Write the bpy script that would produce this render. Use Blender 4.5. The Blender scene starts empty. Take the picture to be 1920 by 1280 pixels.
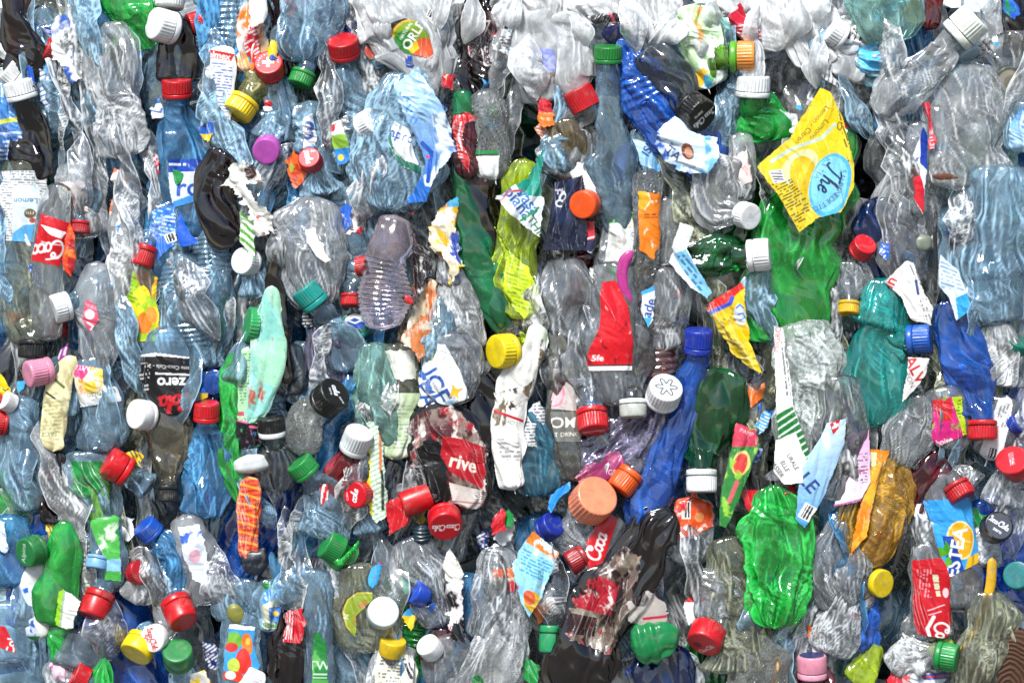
import bpy, math, random
import numpy as np
from mathutils import Vector, Matrix

# ------------------------------------------------------------------ camera, sky, sun, exposure
SC = bpy.context.scene
S = 0.0005            # metres per unit of the layout grid (1920 x 1280 units over the bale face)
ZC = 0.72             # height of the middle of the picture above the ground
DIST = 2.6
cam_d = bpy.data.cameras.new('camera'); cam = bpy.data.objects.new('camera', cam_d)
SC.collection.objects.link(cam); SC.camera = cam
cam.location = (0, -DIST, ZC); cam.rotation_euler = (math.radians(90), 0, 0)
cam_d.sensor_width = 36; cam_d.lens = 36 * DIST / (1920 * S); cam_d.clip_start = .05; cam_d.clip_end = 200

SUN_EL, SUN_AZ = math.radians(48), math.radians(197)
W = bpy.data.worlds.new('World'); SC.world = W; W.use_nodes = True
nt = W.node_tree; nt.nodes.clear()
sky = nt.nodes.new('ShaderNodeTexSky'); sky.sky_type = 'NISHITA'; sky.sun_disc = False
sky.sun_elevation = SUN_EL; sky.sun_rotation = SUN_AZ; sky.dust_density = 1.2; sky.air_density = 1.0
bg = nt.nodes.new('ShaderNodeBackground'); bg.inputs[1].default_value = 0.085
wo = nt.nodes.new('ShaderNodeOutputWorld')
nt.links.new(sky.outputs[0], bg.inputs[0]); nt.links.new(bg.outputs[0], wo.inputs[0])
sd = bpy.data.lights.new('sun', 'SUN'); sun = bpy.data.objects.new('sun', sd); SC.collection.objects.link(sun)
sd.energy = 3.6; sd.angle = math.radians(15); sd.color = (1, .98, .95)
sdir = Vector((math.sin(SUN_AZ) * math.cos(SUN_EL), math.cos(SUN_AZ) * math.cos(SUN_EL), math.sin(SUN_EL)))
sun.rotation_euler = sdir.to_track_quat('Z', 'Y').to_euler(); sun.location = (0, -3, 4)
SC.view_settings.view_transform = 'Standard'; SC.view_settings.look = 'None'
SC.view_settings.gamma = 1; SC.view_settings.use_curve_mapping = False
SC.view_settings.exposure = 0.76
SC.render.engine = 'CYCLES'
SC.cycles.max_bounces = 18; SC.cycles.transparent_max_bounces = 28
SC.cycles.diffuse_bounces = 8; SC.cycles.glossy_bounces = 7; SC.cycles.transmission_bounces = 8
SC.cycles.caustics_reflective = False; SC.cycles.sample_clamp_indirect = 4
SC.cycles.use_denoising = True

# ------------------------------------------------------------------ colours and noise
def lin(h):
    h = h.lstrip('#')
    return tuple(((int(h[i:i + 2], 16) / 255) / 12.92 if int(h[i:i + 2], 16) < 11 else
                  ((int(h[i:i + 2], 16) / 255 + .055) / 1.055) ** 2.4) for i in (0, 2, 4))

def hsh(i, j, seed):
    i = i.astype(np.int64); j = j.astype(np.int64)
    n = (i * 374761393 + j * 668265263 + seed * 974711) & 0xffffffff
    n = ((n ^ (n >> 13)) * 1274126177) & 0xffffffff
    n = ((n ^ (n >> 15)) * 2246822519) & 0xffffffff
    return ((n ^ (n >> 16)) & 0xffffff) / float(0xffffff)

def facet(u, v, seed):
    """piecewise flat facets with sharp folds: random heights on a sheared triangle lattice"""
    a = u + v * .5; b = v * .866
    i = np.floor(a); j = np.floor(b); fa = a - i; fb = b - j
    h00, h10, h01, h11 = hsh(i, j, seed), hsh(i + 1, j, seed), hsh(i, j + 1, seed), hsh(i + 1, j + 1, seed)
    lo = h00 + (h10 - h00) * fa + (h01 - h00) * fb
    hi = h11 + (h01 - h11) * (1 - fa) + (h10 - h11) * (1 - fb)
    return np.where(fa + fb < 1, lo, hi)

def vnoise(u, v, seed):
    i = np.floor(u); j = np.floor(v); f = u - i; g = v - j
    f = f * f * (3 - 2 * f); g = g * g * (3 - 2 * g)
    a = hsh(i, j, seed) * (1 - f) + hsh(i + 1, j, seed) * f
    b = hsh(i, j + 1, seed) * (1 - f) + hsh(i + 1, j + 1, seed) * f
    return a * (1 - g) + b * g

def crumple(u, v, seed, k=1.0):
    """u along, v around, in layout units; about -0.5..0.5"""
    wu = 16 * (vnoise(u / 45, v / 45, seed + 1) - .5); wv = 16 * (vnoise(u / 45, v / 45, seed + 2) - .5)
    u = u + wu; v = v + wv
    k = k * 1.0
    d = 1.15 * (facet(u / (46 * k), v / (27 * k), seed + 3) - .5)
    m = vnoise(u / 70, v / 55, seed + 6); m = np.clip(m * 2.2 - .6, 0, 1)
    d += (.24 + .46 * m) * (facet((u + .5 * v) / (24 * k), (v - .25 * u) / (13 * k), seed + 4) - .5)
    m2 = np.clip(vnoise(u / 48, v / 60, seed + 9) * 2.4 - 1.1, 0, 1)
    d += .40 * m2 * (facet((u - .7 * v) / (12 * k), (v + .6 * u) / (8 * k), seed + 5) - .5)
    ph = (v / (34 * k) + 1.5 * vnoise(u / 110, v / 90, seed + 7)) % 1.0        # long folds
    d += .5 * (np.abs(ph - .5) * 2 - .5) * np.clip(vnoise(u / 110, v / 50, seed + 8) * 1.8 - .5, 0, 1)
    return d

# ------------------------------------------------------------------ mesh helpers
def to_world(P):
    o = np.empty_like(P); o[:, 0] = (P[:, 0] - 960) * S; o[:, 1] = -P[:, 2] * S; o[:, 2] = ZC - (P[:, 1] - 640) * S
    return o

def mesh(name, V, F, mat, parent=None, col=None, smooth=True):
    """V: layout points (x right, y down, depth towards the viewer); F: n x 4 or n x 3 indices"""
    V = to_world(np.asarray(V, float))
    if parent is not None: V = V - np.array(parent['_o'])
    else:
        o0 = V.mean(0); V = V - o0
    F = np.asarray(F, np.int32); k = F.shape[1]
    me = bpy.data.meshes.new(name)
    me.vertices.add(len(V)); me.vertices.foreach_set('co', V.astype(np.float32).ravel())
    me.loops.add(F.size); me.loops.foreach_set('vertex_index', F.ravel())
    me.polygons.add(len(F)); me.polygons.foreach_set('loop_start', np.arange(0, F.size, k, dtype=np.int32))
    me.polygons.foreach_set('loop_total', np.full(len(F), k, np.int32))
    me.polygons.foreach_set('use_smooth', np.full(len(F), smooth))
    if col is not None:
        at = me.color_attributes.new('Col', 'FLOAT_COLOR', 'POINT')
        at.data.foreach_set('color', np.asarray(col, np.float32).ravel())
    me.update(calc_edges=True); me.validate()
    me.materials.append(mat)
    ob = bpy.data.objects.new(name, me); SC.collection.objects.link(ob)
    if parent is not None: ob.parent = PAR[parent['_id']]
    else: ob.location = o0
    return ob

PAR = {}
def grid_faces(n, m, wrap=False):
    i = np.arange(n - 1)[:, None]; j = np.arange(m if wrap else m - 1)[None, :]
    a = i * m + j; b = i * m + (j + 1) % m
    return np.stack([a, b, b + m, a + m], -1).reshape(-1, 4)

# ------------------------------------------------------------------ materials
MATS = {}
def nodes(name):
    m = bpy.data.materials.new(name); m.use_nodes = True; t = m.node_tree; t.nodes.clear()
    return m, t, (lambda ty, **kw: _n(t, ty, kw)), t.links.new
def _n(t, ty, kw):
    n = t.nodes.new(ty)
    for k, v in kw.items():
        if k.startswith('i_'):
            kk = k[2:]; n.inputs[int(kk) if kk.isdigit() else kk.replace('_', ' ')].default_value = v
        else: setattr(n, k, v)
    return n

def pet(tint, haze=.10, rough=.06, drops=0, hcol=None, bump=.5):
    """thin walled PET film: coloured see-through, a little milky, strong sky reflections"""
    key = ('pet', tint, haze, rough, drops, hcol, bump)
    if key in MATS: return MATS[key]
    m, t, N, L = nodes('pet_film')
    T = lin(tint)
    tc = N('ShaderNodeTexCoord')
    # stress whitening along the folds (attribute 'fold'), raised to paint in glints, and a few long scuffs
    mp = N('ShaderNodeMapping'); mp.inputs['Scale'].default_value = (1, 1, .3); L(tc.outputs['Object'], mp.inputs[0])
    n1 = N('ShaderNodeTexNoise', i_Scale=26, i_Detail=5, i_Roughness=.6, i_Distortion=.6); L(tc.outputs['Object'], n1.inputs['Vector'])
    r0 = N('ShaderNodeMapRange', i_1=.48, i_2=.75, i_3=haze * .45, i_4=min(.9, haze * 1.6)); L(n1.outputs[0], r0.inputs[0])
    rr = N('ShaderNodeMapRange', i_1=.35, i_2=.68, i_3=rough * .6, i_4=rough * 2.8); L(n1.outputs[0], rr.inputs[0])
    fa = N('ShaderNodeAttribute', attribute_name='fold')
    r1 = N('ShaderNodeMath', operation='MULTIPLY_ADD', i_1=.9, use_clamp=True); L(fa.outputs['Fac'], r1.inputs[0]); L(r0.outputs[0], r1.inputs[2])
    n2 = N('ShaderNodeTexNoise', i_Scale=130, i_Detail=2, i_Distortion=.6); L(mp.outputs[0], n2.inputs['Vector'])
    b2 = N('ShaderNodeBump', i_Strength=bump * .3, i_Distance=.0012); L(n2.outputs[0], b2.inputs['Height'])
    nrm = b2.outputs[0]
    if drops:
        vd = N('ShaderNodeTexVoronoi', i_Scale=drops); L(tc.outputs['Object'], vd.inputs['Vector'])
        rd = N('ShaderNodeMapRange', i_1=.12, i_2=.42, i_3=1, i_4=0); L(vd.outputs['Distance'], rd.inputs[0])
        b3 = N('ShaderNodeBump', i_Strength=.9, i_Distance=.0012); L(rd.outputs[0], b3.inputs['Height']); L(nrm, b3.inputs['Normal'])
        nrm = b3.outputs[0]
    tr = N('ShaderNodeBsdfTransparent'); tr.inputs[0].default_value = (*T, 1)
    hc = lin(hcol) if hcol else tuple(min(.85, .2 + .7 * c) for c in T)
    n4 = N('ShaderNodeTexNoise', i_Scale=38, i_Detail=6, i_Roughness=.7); L(tc.outputs['Object'], n4.inputs['Vector'])
    r4 = N('ShaderNodeMapRange', i_1=.56, i_2=.72, i_3=0, i_4=.7); L(n4.outputs[0], r4.inputs[0])
    dm = N('ShaderNodeMix', data_type='RGBA'); L(r4.outputs[0], dm.inputs['Factor']); dm.inputs[6].default_value = (*hc, 1); dm.inputs[7].default_value = (hc[0] * .62, hc[1] * .56, hc[2] * .46, 1)
    df = N('ShaderNodeBsdfDiffuse'); L(dm.outputs[2], df.inputs[0]); L(nrm, df.inputs['Normal'])
    tl = N('ShaderNodeBsdfTranslucent'); tl.inputs[0].default_value = (*hc, 1); L(nrm, tl.inputs['Normal'])
    md = N('ShaderNodeMixShader', i_0=.22); L(df.outputs[0], md.inputs[1]); L(tl.outputs[0], md.inputs[2])
    m1 = N('ShaderNodeMixShader'); L(r1.outputs[0], m1.inputs[0]); L(tr.outputs[0], m1.inputs[1]); L(md.outputs[0], m1.inputs[2])
    gl = N('ShaderNodeBsdfAnisotropic'); L(rr.outputs[0], gl.inputs['Roughness']); gl.inputs[0].default_value = (1, 1, 1, 1); L(nrm, gl.inputs['Normal'])
    fr = N('ShaderNodeFresnel', i_IOR=1.75); L(nrm, fr.inputs['Normal'])
    m2 = N('ShaderNodeMixShader'); L(fr.outputs[0], m2.inputs[0]); L(m1.outputs[0], m2.inputs[1]); L(gl.outputs[0], m2.inputs[2])
    o = N('ShaderNodeOutputMaterial'); L(m2.outputs[0], o.inputs[0])
    MATS[key] = m
    return m

def solid(colr, rough=.32, bump=.15, dirt=.25, scale=220, spec=.5):
    """opaque moulded plastic, slightly scuffed and dirty"""
    key = ('solid', colr, rough, bump, dirt, scale)
    if key in MATS: return MATS[key]
    m, t, N, L = nodes('moulded_plastic'); c = lin(colr)
    tc = N('ShaderNodeTexCoord')
    n1 = N('ShaderNodeTexNoise', i_Scale=scale * .5, i_Detail=5, i_Roughness=.65); L(tc.outputs['Object'], n1.inputs['Vector'])
    cr = N('ShaderNodeValToRGB'); cr.color_ramp.elements[0].position = .35; cr.color_ramp.elements[1].position = .62
    cr.color_ramp.elements[0].color = (*[x * (1 - dirt) + .02 * dirt for x in c], 1); cr.color_ramp.elements[1].color = (*c, 1)
    L(n1.outputs[0], cr.inputs[0])
    n3 = N('ShaderNodeTexNoise', i_Scale=70, i_Detail=6, i_Roughness=.7, i_Distortion=1.5); L(tc.outputs['Object'], n3.inputs['Vector'])
    r3 = N('ShaderNodeMapRange', i_1=.52, i_2=.72, i_3=0, i_4=.62); L(n3.outputs[0], r3.inputs[0])
    mxd = N('ShaderNodeMix', data_type='RGBA'); L(r3.outputs[0], mxd.inputs['Factor']); L(cr.outputs[0], mxd.inputs[6]); mxd.inputs[7].default_value = (.2, .185, .15, 1)
    p = N('ShaderNodeBsdfPrincipled', i_Roughness=rough); L(mxd.outputs[2], p.inputs['Base Color'])
    p.inputs['Specular IOR Level'].default_value = spec
    mr = N('ShaderNodeMapRange', i_3=rough * .8, i_4=rough * 1.5); L(n1.outputs[0], mr.inputs[0]); L(mr.outputs[0], p.inputs['Roughness'])
    n2 = N('ShaderNodeTexNoise', i_Scale=scale * 2, i_Detail=3); L(tc.outputs['Object'], n2.inputs['Vector'])
    b = N('ShaderNodeBump', i_Strength=bump, i_Distance=.0006); L(n2.outputs[0], b.inputs['Height']); L(b.outputs[0], p.inputs['Normal'])
    o = N('ShaderNodeOutputMaterial'); L(p.outputs[0], o.inputs[0]); MATS[key] = m
    return m

def printed(rough=.3, bump=.3):
    """printed film or paper: the print is the mesh's own colour attribute, alpha = clear film"""
    key = ('print', rough, bump)
    if key in MATS: return MATS[key]
    m, t, N, L = nodes('printed_film')
    at = N('ShaderNodeAttribute', attribute_name='Col'); tc = N('ShaderNodeTexCoord')
    n1 = N('ShaderNodeTexNoise', i_Scale=140, i_Detail=5, i_Roughness=.65); L(tc.outputs['Object'], n1.inputs['Vector'])
    mr = N('ShaderNodeMapRange', i_1=.3, i_2=.6, i_3=.78, i_4=1.0); L(n1.outputs[0], mr.inputs[0])
    mx = N('ShaderNodeVectorMath', operation='SCALE'); L(at.outputs['Color'], mx.inputs[0]); L(mr.outputs[0], mx.inputs['Scale'])
    p = N('ShaderNodeBsdfPrincipled', i_Roughness=rough); L(mx.outputs[0], p.inputs['Base Color'])
    n2 = N('ShaderNodeTexNoise', i_Scale=200, i_Detail=3, i_Distortion=1.0); L(tc.outputs['Object'], n2.inputs['Vector'])
    b = N('ShaderNodeBump', i_Strength=bump, i_Distance=.0015); L(n2.outputs[0], b.inputs['Height']); L(b.outputs[0], p.inputs['Normal'])
    tr = N('ShaderNodeBsdfTransparent'); m1 = N('ShaderNodeMixShader'); L(at.outputs['Alpha'], m1.inputs[0])
    L(tr.outputs[0], m1.inputs[1]); L(p.outputs[0], m1.inputs[2])
    o = N('ShaderNodeOutputMaterial'); L(m1.outputs[0], o.inputs[0]); MATS[key] = m
    return m

# ------------------------------------------------------------------ tubes: the crushed bodies everything hangs on
SEED = [100]
def nseed():
    SEED[0] += 17
    return SEED[0]

def smooth(a, k):
    if k < 1: return a
    p = np.concatenate([np.repeat(a[:1], k, 0), a, np.repeat(a[-1:], k, 0)])
    w = np.hanning(2 * k + 3)[1:-1]; w /= w.sum()
    if a.ndim == 1: return np.convolve(p, w, 'valid')
    return np.stack([np.convolve(p[:, c], w, 'valid') for c in range(a.shape[1])], 1)

class Tube:
    def __init__(s, st, flat=.45, amp=None, k=1.0, ribs=None, seed=None, jit=.12, ds=2.2, sm=6, cave=0.0):
        """st: list of (x, y, full width, depth)"""
        st = np.array(st, float)
        seg = np.hypot(np.diff(st[:, 0]), np.diff(st[:, 1])); seg = np.hypot(seg, np.diff(st[:, 3])); u = np.concatenate([[0], np.cumsum(seg)])
        n = max(8, int(u[-1] / ds)); uu = np.linspace(0, u[-1], n)
        R = np.stack([np.interp(uu, u, st[:, c]) for c in range(4)], 1)
        kk = min(sm, n // 4); R2 = smooth(R, kk)
        R2[0] = R[0]; R2[-1] = R[-1]
        s.seed = seed or nseed(); s.n = n; s.u = uu; s.len = u[-1]; s.ds = uu[1] - uu[0]
        s.C = R2[:, [0, 1, 3]]; s.hw = R2[:, 2] / 2
        jn = vnoise(uu / 38, uu * 0 + .3, s.seed + 11) - .5
        env = np.clip(np.minimum(uu / 40, 1), 0, 1)
        s.hw = s.hw * (1 + jit * 2 * jn * env)
        kn = max(3, int(u[-1] / 34)); rk = np.random.RandomState(s.seed % 100000); xs = np.linspace(0, u[-1], kn) + rk.uniform(-9, 9, kn)
        s.eL = np.interp(uu, np.sort(xs), rk.uniform(-1, .8, kn)) * env * jit * 2.2; s.eR = np.interp(uu, np.sort(xs), rk.uniform(-1, .8, kn)) * env * jit * 2.2
        s.pw = .85 + 1.1 * vnoise(uu / 60, uu * 0 + .9, s.seed + 14) * (1 if jit > .01 else 0)
        s.flat = flat; s.hd = s.hw * flat * (1 + .5 * (vnoise(uu / 50, uu * 0 + .7, s.seed + 12) - .5) * env)
        fr = np.linspace(0, 1, n)
        s.hd[:] = np.maximum(s.hd, 2)
        T = np.gradient(s.C, axis=0); T /= np.linalg.norm(T, axis=1)[:, None] + 1e-9
        sd = np.stack([-T[:, 1], T[:, 0], 0 * T[:, 0]], 1); nn = np.linalg.norm(sd, axis=1)[:, None]
        bad = nn[:, 0] < .15
        if bad.any() and not bad.all():
            g = np.where(~bad)[0]
            for c in range(2): sd[:, c] = np.interp(np.arange(n), g, sd[g, c])
        sd /= np.linalg.norm(sd, axis=1)[:, None] + 1e-9
        s.T = T; s.side = smooth(sd, 3); s.side /= np.linalg.norm(s.side, axis=1)[:, None] + 1e-9
        s.nd = np.cross(T, s.side); s.nd *= np.where(s.nd[:, 2:3] < 0, -1, 1); s.nd /= np.linalg.norm(s.nd, axis=1)[:, None] + 1e-9
        mw = float(np.mean(s.hw)); s.mw = mw
        s.amp = float(np.clip(.5 * mw, 6, 20)) if amp is None else amp
        s.cave = cave * np.clip(1.8 * vnoise(uu / 55, uu * 0 + .5, s.seed + 15) - .35, 0, 1.2) * env; s.cv0 = .5 * (vnoise(uu / 70, uu * 0 + .1, s.seed + 16) - .5)
        s.k = k; s.ribs = ribs; s.closed = True; s.open0 = False
    def row(s, a, ti):
        i = np.clip(np.floor(ti).astype(int), 0, s.n - 2); f = np.clip(ti - i, 0, 1)
        return a[i] * (1 - f) + a[i + 1] * f if a.ndim == 1 else a[i] * (1 - f)[:, None] + a[i + 1] * f[:, None]
    def ev(s, ti, th, off=0):
        C = s.row(s.C, ti); hw = s.row(s.hw, ti); hd = s.row(s.hd, ti); sd = s.row(s.side, ti); nd = s.row(s.nd, ti); u = ti * s.ds
        e = np.clip((s.len - u) / 14, 0, 1); e = np.sqrt(1 - (1 - e) ** 2)
        if not s.open0:
            e0 = np.clip(u / 14, 0, 1); e = e * np.sqrt(1 - (1 - e0) ** 2)
        sn = np.sin(th); cs = np.cos(th)
        lat = hw * sn * e; dep = hd * np.sign(cs) * np.abs(cs) ** s.row(s.pw, ti) * e
        dep = dep * (1 - s.row(s.cave, ti) * np.clip(1 - np.abs(sn - s.row(s.cv0, ti)) / .62, 0, 1) * (cs > 0))
        lat = lat * (1 + np.where(sn > 0, s.row(s.eR, ti), s.row(s.eL, ti)) * np.abs(sn))
        d = s.amp * crumple(u, th * s.mw, s.seed, s.k) * np.where(cs < 0, .45 + .55 * np.abs(sn), 1)
        fd = np.clip((np.pi - np.abs(th)) / .5, 0, 1) * np.clip(u / 30, .12 if s.open0 else .5, 1) * e * np.clip(hw / (s.mw + 1e-6), .35, 1)
        d = d * fd; s._d = d
        if s.ribs:
            per, ra, a, b = s.ribs; fr = u / s.len
            wnd = np.clip((fr - a) / .04, 0, 1) * np.clip((b - fr) / .04, 0, 1)
            d = d * (1 - .6 * wnd) + wnd * ra * (np.abs(((u + 6 * vnoise(u / 40, th, s.seed + 3)) / per) % 1 - .5) * 2 - .5)
        n = sd * sn[:, None] + nd * cs[:, None]
        return C + sd * lat[:, None] + nd * dep[:, None] + n * (d + off)[:, None]
    def build(s, name, mat, parent, fine=2.6):
        m = int(np.clip(2 * np.pi * np.max(s.hw) * .85 / fine, 20, 150)); ti = np.arange(s.n, dtype=float)
        th = -np.pi + 2 * np.pi * np.arange(m) / m
        A, B = np.meshgrid(ti, th, indexing='ij'); V = s.ev(A.ravel(), B.ravel()); F = grid_faces(s.n, m, True)
        D = s._d.reshape(s.n, m); du = np.zeros_like(D); du[1:-1] = D[2:] + D[:-2] - 2 * D[1:-1]
        dv = np.roll(D, 1, 1) + np.roll(D, -1, 1) - 2 * D
        fold = np.clip((np.hypot(du, dv) - .5) / 2.0, 0, 1) * (.35 + .65 * vnoise(V[:, 0] / 30, V[:, 1] / 30, s.seed + 21).reshape(D.shape))
        ob = mesh(name, V, F, mat, parent); at = ob.data.attributes.new('fold', 'FLOAT', 'POINT')
        at.data.foreach_set('value', fold.astype(np.float32).ravel()); return ob
    def locate(s, X, Y):
        """layout points on the face -> (t, theta) on the front of the tube"""
        st = max(1, s.n // 120); idx = np.arange(0, s.n, st)
        P = s.C[idx][:, :2]; best = np.full(len(X), 1e18); bi = np.zeros(len(X), int)
        for a in range(0, len(X), 4000):
            dd = (X[a:a + 4000, None] - P[None, :, 0]) ** 2 + (Y[a:a + 4000, None] - P[None, :, 1]) ** 2
            bi[a:a + 4000] = idx[np.argmin(dd, 1)]
        T = s.T[bi]; tn = np.hypot(T[:, 0], T[:, 1]) + 1e-6
        ti = bi + ((X - s.C[bi, 0]) * T[:, 0] + (Y - s.C[bi, 1]) * T[:, 1]) / tn / s.ds
        tc = np.clip(ti, 0, s.n - 1.001)
        C = s.row(s.C, tc); sd = s.row(s.side, tc); hw = s.row(s.hw, tc)
        q = ((X - C[:, 0]) * sd[:, 0] + (Y - C[:, 1]) * sd[:, 1]) / hw
        return ti, tc, q

# ------------------------------------------------------------------ printing
_TX = {}
def text_tris(body, bold=False, shear=0.0):
    key = (body, bold, shear)
    if key in _TX: return _TX[key]
    cu = bpy.data.curves.new('t', 'FONT'); cu.body = body; cu.size = 1; cu.align_x = 'CENTER'; cu.shear = shear; cu.resolution_u = 3
    if bold: cu.offset = .022
    ob = bpy.data.objects.new('t', cu); SC.collection.objects.link(ob)
    dg = bpy.context.evaluated_depsgraph_get(); me = ob.evaluated_get(dg).to_mesh(); me.calc_loop_triangles()
    v = np.zeros(len(me.vertices) * 3, np.float32); me.vertices.foreach_get('co', v); v = v.reshape(-1, 3)[:, :2].astype(float)
    f = np.zeros(len(me.loop_triangles) * 3, np.int32); me.loop_triangles.foreach_get('vertices', f)
    ob.evaluated_get(dg).to_mesh_clear(); bpy.data.objects.remove(ob); bpy.data.curves.remove(cu)
    tri = v[f.reshape(-1, 3)] if len(f) else np.zeros((0, 3, 2))
    if len(tri):
        tri[:, :, 0] -= (tri[:, :, 0].max() + tri[:, :, 0].min()) / 2; tri[:, :, 1] -= .35; tri /= .72
    _TX[key] = tri
    return tri

def _arc(cx, cy, rx, ry, a0, a1, n=14):
    a = np.radians(np.linspace(a0, a1, n)); return [(cx + rx * math.cos(t), cy + ry * math.sin(t)) for t in a]
SCRIPT = {   # cursive letters as pen strokes: (advance, strokes), x-height 0.5, cap height 1
 'C': (.74, [_arc(.42, .48, .40, .50, 55, 320), _arc(.62, .80, .12, .14, 200, -120)]),
 'o': (.42, [_arc(.2, .25, .18, .25, 90, 450), [(.2, .5), (.32, .44), (.44, .5)]]),
 'c': (.38, [_arc(.2, .25, .18, .25, 50, 330)]),
 'a': (.46, [_arc(.2, .25, .18, .25, 40, 390), [(.38, .5), (.37, .12), (.42, .02), (.5, .1)]]),
 'l': (.28, [[(.02, .1), (.2, .6), (.22, .95), (.12, 1.0), (.08, .7), (.1, .15), (.16, .02), (.28, .1)]]),
 'k': (.46, [[(.05, .1), (.2, .8), (.15, 1.0), (.08, .8), (.07, 0)], [(.07, .2), (.25, .5), (.3, .4), (.1, .27), (.3, .02), (.42, .1)]]),
 'e': (.38, [[(.03, .22), (.3, .3), (.28, .46), (.16, .5), (.05, .3), (.08, .08), (.2, .0), (.36, .12)]]),
 'T': (.6, [[(0, .85), (.2, .98), (.6, .9)], [(.33, .93), (.25, .3), (.1, 0), (-.05, .1)]]),
 'h': (.48, [[(.05, 0), (.15, .8), (.22, 1.0), (.12, .95), (.05, 0)], [(.06, .3), (.22, .5), (.3, .4), (.28, .05), (.36, 0), (.46, .12)]]),
 'r': (.36, [[(.03, .5), (.07, 0)], [(.06, .3), (.18, .48), (.32, .46)]]),
 'i': (.22, [[(.06, .5), (.06, .08), (.12, 0), (.2, .08)], [(.08, .7), (.1, .74)]]),
 'v': (.4, [[(.02, .5), (.15, 0), (.34, .5)]]),
 'S': (.6, [[(.55, .85), (.4, 1.0), (.2, .9), (.25, .6), (.45, .4), (.4, .1), (.15, 0), (0, .15)]]),
 'g': (.44, [_arc(.2, .25, .18, .25, 40, 390), [(.38, .5), (.38, 0), (.3, -.35), (.1, -.3), (.2, -.1), (.44, .1)]]),
 't': (.34, [[(.18, .85), (.1, .1), (.16, 0), (.3, .1)], [(.04, .55), (.3, .58)]]),
 '-': (.26, [[(.02, .27), (.22, .3)]]), ' ': (.3, [])}
def script_segs(body):
    x = 0; out = []
    for ch in body:
        adv, strokes = SCRIPT.get(ch, (.3, []))
        for st in strokes:
            p = np.array(st, float)
            if len(p) > 2 and len(p) < 12:
                q = np.linspace(0, len(p) - 1, len(p) * 4); p = smooth(np.stack([np.interp(q, np.arange(len(p)), p[:, c]) for c in (0, 1)], 1), 2)
            p = p + [x, 0]; p[:, 0] += .22 * p[:, 1]
            out.append(np.stack([p[:-1], p[1:]], 1))
        x += adv
    o = np.concatenate(out); mid = x / 2 + .1
    o[:, :, 0] -= mid; o[:, :, 1] -= .4
    return o

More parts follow.
